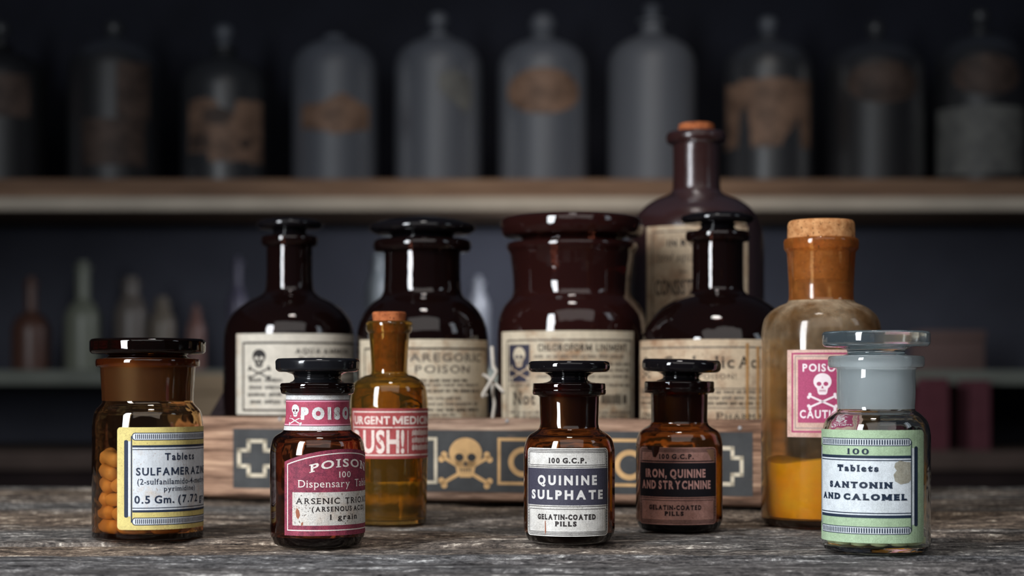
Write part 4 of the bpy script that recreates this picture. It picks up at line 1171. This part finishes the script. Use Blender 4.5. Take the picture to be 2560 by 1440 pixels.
shelf_bottles = [  # centre, half width, shoulder row, neck radius, top row, glass, shape of stopper, label, papers
    (2, 108, 178, 22, 52, 'shelf_dark', 'knob', 'dark bottle cut by the photo edge at the left end of the long shelf', [('rect', -70, 70, 200, 305, 'dim_label')]),
    (286, 114, 150, 22, 50, 'shelf_dark', 'knob', 'dark broad bottle with two brown papers, second from the left on the long shelf', [('rect', -76, 72, 312, 425, 'dim_label'), ('rect', 5, 84, 172, 310, 'dim_label')]),
    (561, 107, 196, 25, 60, 'shelf_mid', 'knob', 'short smoky bottle with a big torn beige label, third along the shelf from left', [('torn', -86, 92, 258, 420, 'tan_label')]),
    (837, 107, 152, 26, 76, 'shelf_grey', 'flat', 'grey frosted bottle with a salmon-brown label across its middle on the long shelf', [('hump', -80, 84, 246, 350, 'tan_label')]),
    (1096, 109, 146, 24, 30, 'shelf_grey', 'knob', 'grey bottle with scraps of torn pale paper near its shoulder on the long shelf', [('scrap', 0, 80, 180, 300, 'pale_label')]),
    (1357, 112, 150, 24, 30, 'shelf_grey', 'ball', 'grey bottle with a ball stopper and a wide tan oval label on the long shelf', [('oval', -86, 88, 188, 300, 'tan_label')]),
    (1630, 110, 142, 28, 10, 'shelf_white', 'tall', 'milky grey bottle without a label, behind the tall corked brown bottle on the long shelf', []),
    (1920, 110, 152, 25, 40, 'shelf_mid', 'knob', 'smoky bottle with a tattered square beige label on the long shelf', [('tatter', -102, 102, 210, 385, 'tan_label')]),
    (2188, 121, 156, 22, 50, 'shelf_dark', 'knob', 'very dark bottle with a brown oval label, second from the right on the long shelf', [('oval', -68, 98, 172, 276, 'dim_label')]),
    (2450, 112, 140, 22, 20, 'shelf_dark', 'knob', 'dark bottle with a brown oval above a pale square paper, rightmost on the long shelf', [('oval', -66, 92, 155, 254, 'dim_label'), ('rect', -104, 104, 280, 446, 'pale_label')]),
]
for cx, R, sh_y, nr, top, gl, kind, lab, papers in shelf_bottles:
    fr = Frame(cx, SHELF_D + 0.150, shelf_top + 0.0004)
    t = vessel('apothecary_bottle', lab, fr, SG)
    y0 = fr.y0
    ny = sh_y - 42
    lip = top + (58 if kind != 'tall' else 40)
    bottle_shell(fr, [(R - 8, y0), (R, y0, 9), (R, sh_y + 14, 30), (R - 14, sh_y - 18, 22), (R * 0.55, ny, 22), (nr + 6, ny - 8, 8), (nr, ny - 22, 6), (nr, lip + 12)],
                 [(nr + 3, lip + 11), (nr + 9, lip + 9, 3), (nr + 10, lip + 2, 3), (nr - 6, lip)], 6, 10, [M[gl]], t, None, 'glass_body', 48)
    pr = nr - 7.5
    if kind == 'ball':
        st = [(0, lip + 36), (pr - 2, lip + 36, 2), (pr, lip - 1), (pr - 5, lip - 6, 3)] + [(34 * sin(radians(a)), top + 34 - 34 * cos(radians(a))) for a in range(160, 9, -15)] + [(0, top)]
    elif kind == 'flat':
        st = [(0, lip + 36), (pr - 2, lip + 36, 2), (pr, lip - 1), (pr - 4, lip - 10, 3), (38, lip - 18, 5), (38, lip - 32, 6), (0, lip - 38)]
    else:
        st = [(0, lip + 36), (pr - 2, lip + 36, 2), (pr, lip - 1), (pr - 4, lip - 8, 3), (24, lip - 26, 8), (26, top + 14, 10), (16, top + 2, 6), (0, top)]
    lathe_part('stopper', fr, st, M['shelf_grey'] if gl != 'shelf_dark' else M['shelf_mid'], t, 40)
    rnd = random.Random(int(cx) + 5)
    for shp, x0, x1, ya, yb, mat in papers:
        s = Sheet(); U = arc(0, R)
        a, b = U(x0), U(x1); n = 26
        if shp == 'oval': s.ellipse((a + b) / 2, (ya + yb) / 2, (b - a) / 2, (yb - ya) / 2, 0, 0, 40)
        elif shp == 'rect': s.rrect(a, ya, b, yb, 8, 0, 0)
        else:
            xs = [a + (b - a) * k / n for k in range(n + 1)]
            tp, bt = [], []
            for k, x in enumerate(xs):
                q = k / n
                if shp == 'torn': tp.append(ya + (34 if 0.42 < q < 0.60 else 0) + rnd.uniform(0, 9)); bt.append(yb - (22 if q < 0.30 else 0) - rnd.uniform(0, 8))
                elif shp == 'hump': tp.append(ya + 26 - 26 * max(0, 1 - abs(q - 0.58) / 0.30) + rnd.uniform(0, 5)); bt.append(yb - 14 * abs(q - 0.5) * 2 - rnd.uniform(0, 5))
                elif shp == 'tatter': tp.append(ya + (40 if q < 0.22 else 0) * (0 if q < 0.02 else 0.2) + rnd.uniform(0, 6)); bt.append(yb - (95 if 0.20 < q < 0.34 else 0) - (70 * (q - 0.6) / 0.2 if 0.6 < q < 0.82 else 0) - rnd.uniform(0, 10))
                else: tp.append(ya + 40 * abs(q - 0.4) + rnd.uniform(0, 14)); bt.append(yb - 70 * abs(q - 0.75) - rnd.uniform(0, 14))
            for k in range(n): s.poly([(xs[k], tp[k]), (xs[k + 1], tp[k + 1]), (xs[k + 1], max(bt[k + 1], tp[k + 1] + 2)), (xs[k], max(bt[k], tp[k] + 2))], 0, 0)
        if shp == 'torn':
            s.ellipse((a + b) / 2 - 25, 305, 38, 22, 1, 1); s.ellipse((a + b) / 2 + 48, 370, 18, 16, 1, 1); s.rrect(a + 4, 350, a + 66, 385, 8, 1, 1)
        s.build('label', [M[mat], M['dim_label']], t, wrap(fr, R, 0.0006, 0.0003), 10)

# ------------------------------------------------------------------ dim things on the lower shelf and ledge
LG = 'small dim bottles on the lower shelf'
low = [  # centre, half width, top row, shoulder row, neck radius, colour, label
    (78, 48, 690, 800, 15, (96, 66, 56), 'brown small bottle at the left end of the lower shelf'),
    (208, 46, 650, 770, 18, (128, 132, 118), 'tall grey green bottle on the lower shelf, left of the amber jar'),
    (328, 42, 690, 760, 22, (112, 104, 98), 'grey brown bottle on the lower shelf behind the amber jar'),
    (406, 34, 740, 790, 18, (118, 108, 96), 'beige small bottle on the lower shelf above the amber jar lid'),
    (490, 24, 760, 810, 10, (128, 92, 84), 'slim pinkish bottle on the lower shelf beside the first brown bottle of the crate'),
    (594, 26, 640, 740, 10, (96, 92, 112), 'slim lilac grey bottle behind the first brown bottle of the crate'),
    (946, 30, 630, 700, 14, (120, 126, 130), 'pale grey bottle on the lower shelf seen past the second crate bottle neck'),
    (1196, 28, 690, 750, 12, (104, 106, 112), 'grey bottle on the lower shelf left of the wide brown jar'),
]
for cx, R, top, shy, nr, col, lab in low:
    fr = Frame(cx, LOW_D + 0.06, low_top + 0.0004)
    t = vessel('small_bottle', lab, fr, LG)
    y0 = fr.y0
    mt = glass('dim_glass', tuple(min(1, 2.2 * c) for c in srgb(*col)), 0.40, srgb(*col), 0.8)
    bottle_shell(fr, [(R - 4, y0), (R, y0, 5), (R, shy + 16, 14), (R * 0.7, shy - 8, 10), (nr + 2, shy - 18, 5), (nr, shy - 26, 4), (nr, top + 24)],
                 [(nr + 2, top + 23), (nr + 5, top + 21, 2), (nr + 5, top + 15, 2), (nr - 4, top + 14)], 4, 6, [mt], t, None, 'glass_body', 32)
    lathe_part('stopper', fr, [(0, top + 34), (nr - 6, top + 34, 2), (nr - 5, top + 13), (nr - 3, top + 2, 3), (0, top)], mt, t, 24)

def book(px0, px1, ytop, ybot, D, col, lab):
    a, b = at(px0, ytop, D), at(px1, ybot, D)
    w, h = b.x - a.x, a.z - b.z
    t = thing('ledger_book', lab, 'book', ((a.x + b.x) / 2, D, b.z), 0, 'dim ledgers on the ledge')
    cm = plain('book_cloth', srgb(*col), 0.8, 0.2, 0.15, 30)
    bm = bmesh.new(); th = 0.004
    box(bm, -w / 2, w / 2, 0, th, 0, h); box(bm, -w / 2, -w / 2 + th, th, 0.16, 0, h); box(bm, w / 2 - th, w / 2, th, 0.16, 0, h)
    link_mesh('cover', bm, cm, t)
    bm = bmesh.new(); box(bm, -w / 2 + th, w / 2 - th, th, 0.155, 0.004, h - 0.004)
    link_mesh('pages', bm, plain('page_edges', srgb(150, 140, 120), 0.9), t)
    return t
ledge_y = 1128
for px0, px1, yt, col, lab in ((2318, 2372, 945, (96, 52, 60), 'maroon ledger standing on the ledge right of the clear bottle, nearer to it'),
                               (2424, 2476, 950, (96, 54, 62), 'maroon ledger standing on the ledge near the right edge of the photo')):
    book(px0, px1, yt, ledge_y + 0, BOT_D + 0.05, col, lab)
def carton(px0, px1, ytop, D, base_z, depth, col, lab):
    a, b = at(px0, ytop, D), at(px1, ytop, D)
    h = a.z - base_z
    t = thing('storage_box', lab, 'box', ((a.x + b.x) / 2, D, base_z), 0)
    w = b.x - a.x
    mt = plain('box_board', srgb(*col), 0.8, 0.2, 0.12, 14)
    bevelled('box_body', (-w / 2, w / 2, 0, depth, 0, h * 0.74), mt, t, 0.002)
    bevelled('box_lid', (-w / 2 - 0.002, w / 2 + 0.002, -0.002, depth + 0.002, h * 0.745, h), mt, t, 0.002)
carton(2312, 2462, 826, LOW_D + 0.03, low_top + 0.0003, 0.14, (104, 84, 80), 'dim brown lidded box on the lower shelf at the right, above the maroon ledgers')
carton(474, 586, 934, BOT_D + 0.02, zt(1128, BOT_D) + 0.0003, 0.12, (168, 146, 120), 'dim beige lidded box between the amber jar and the first crate bottle')
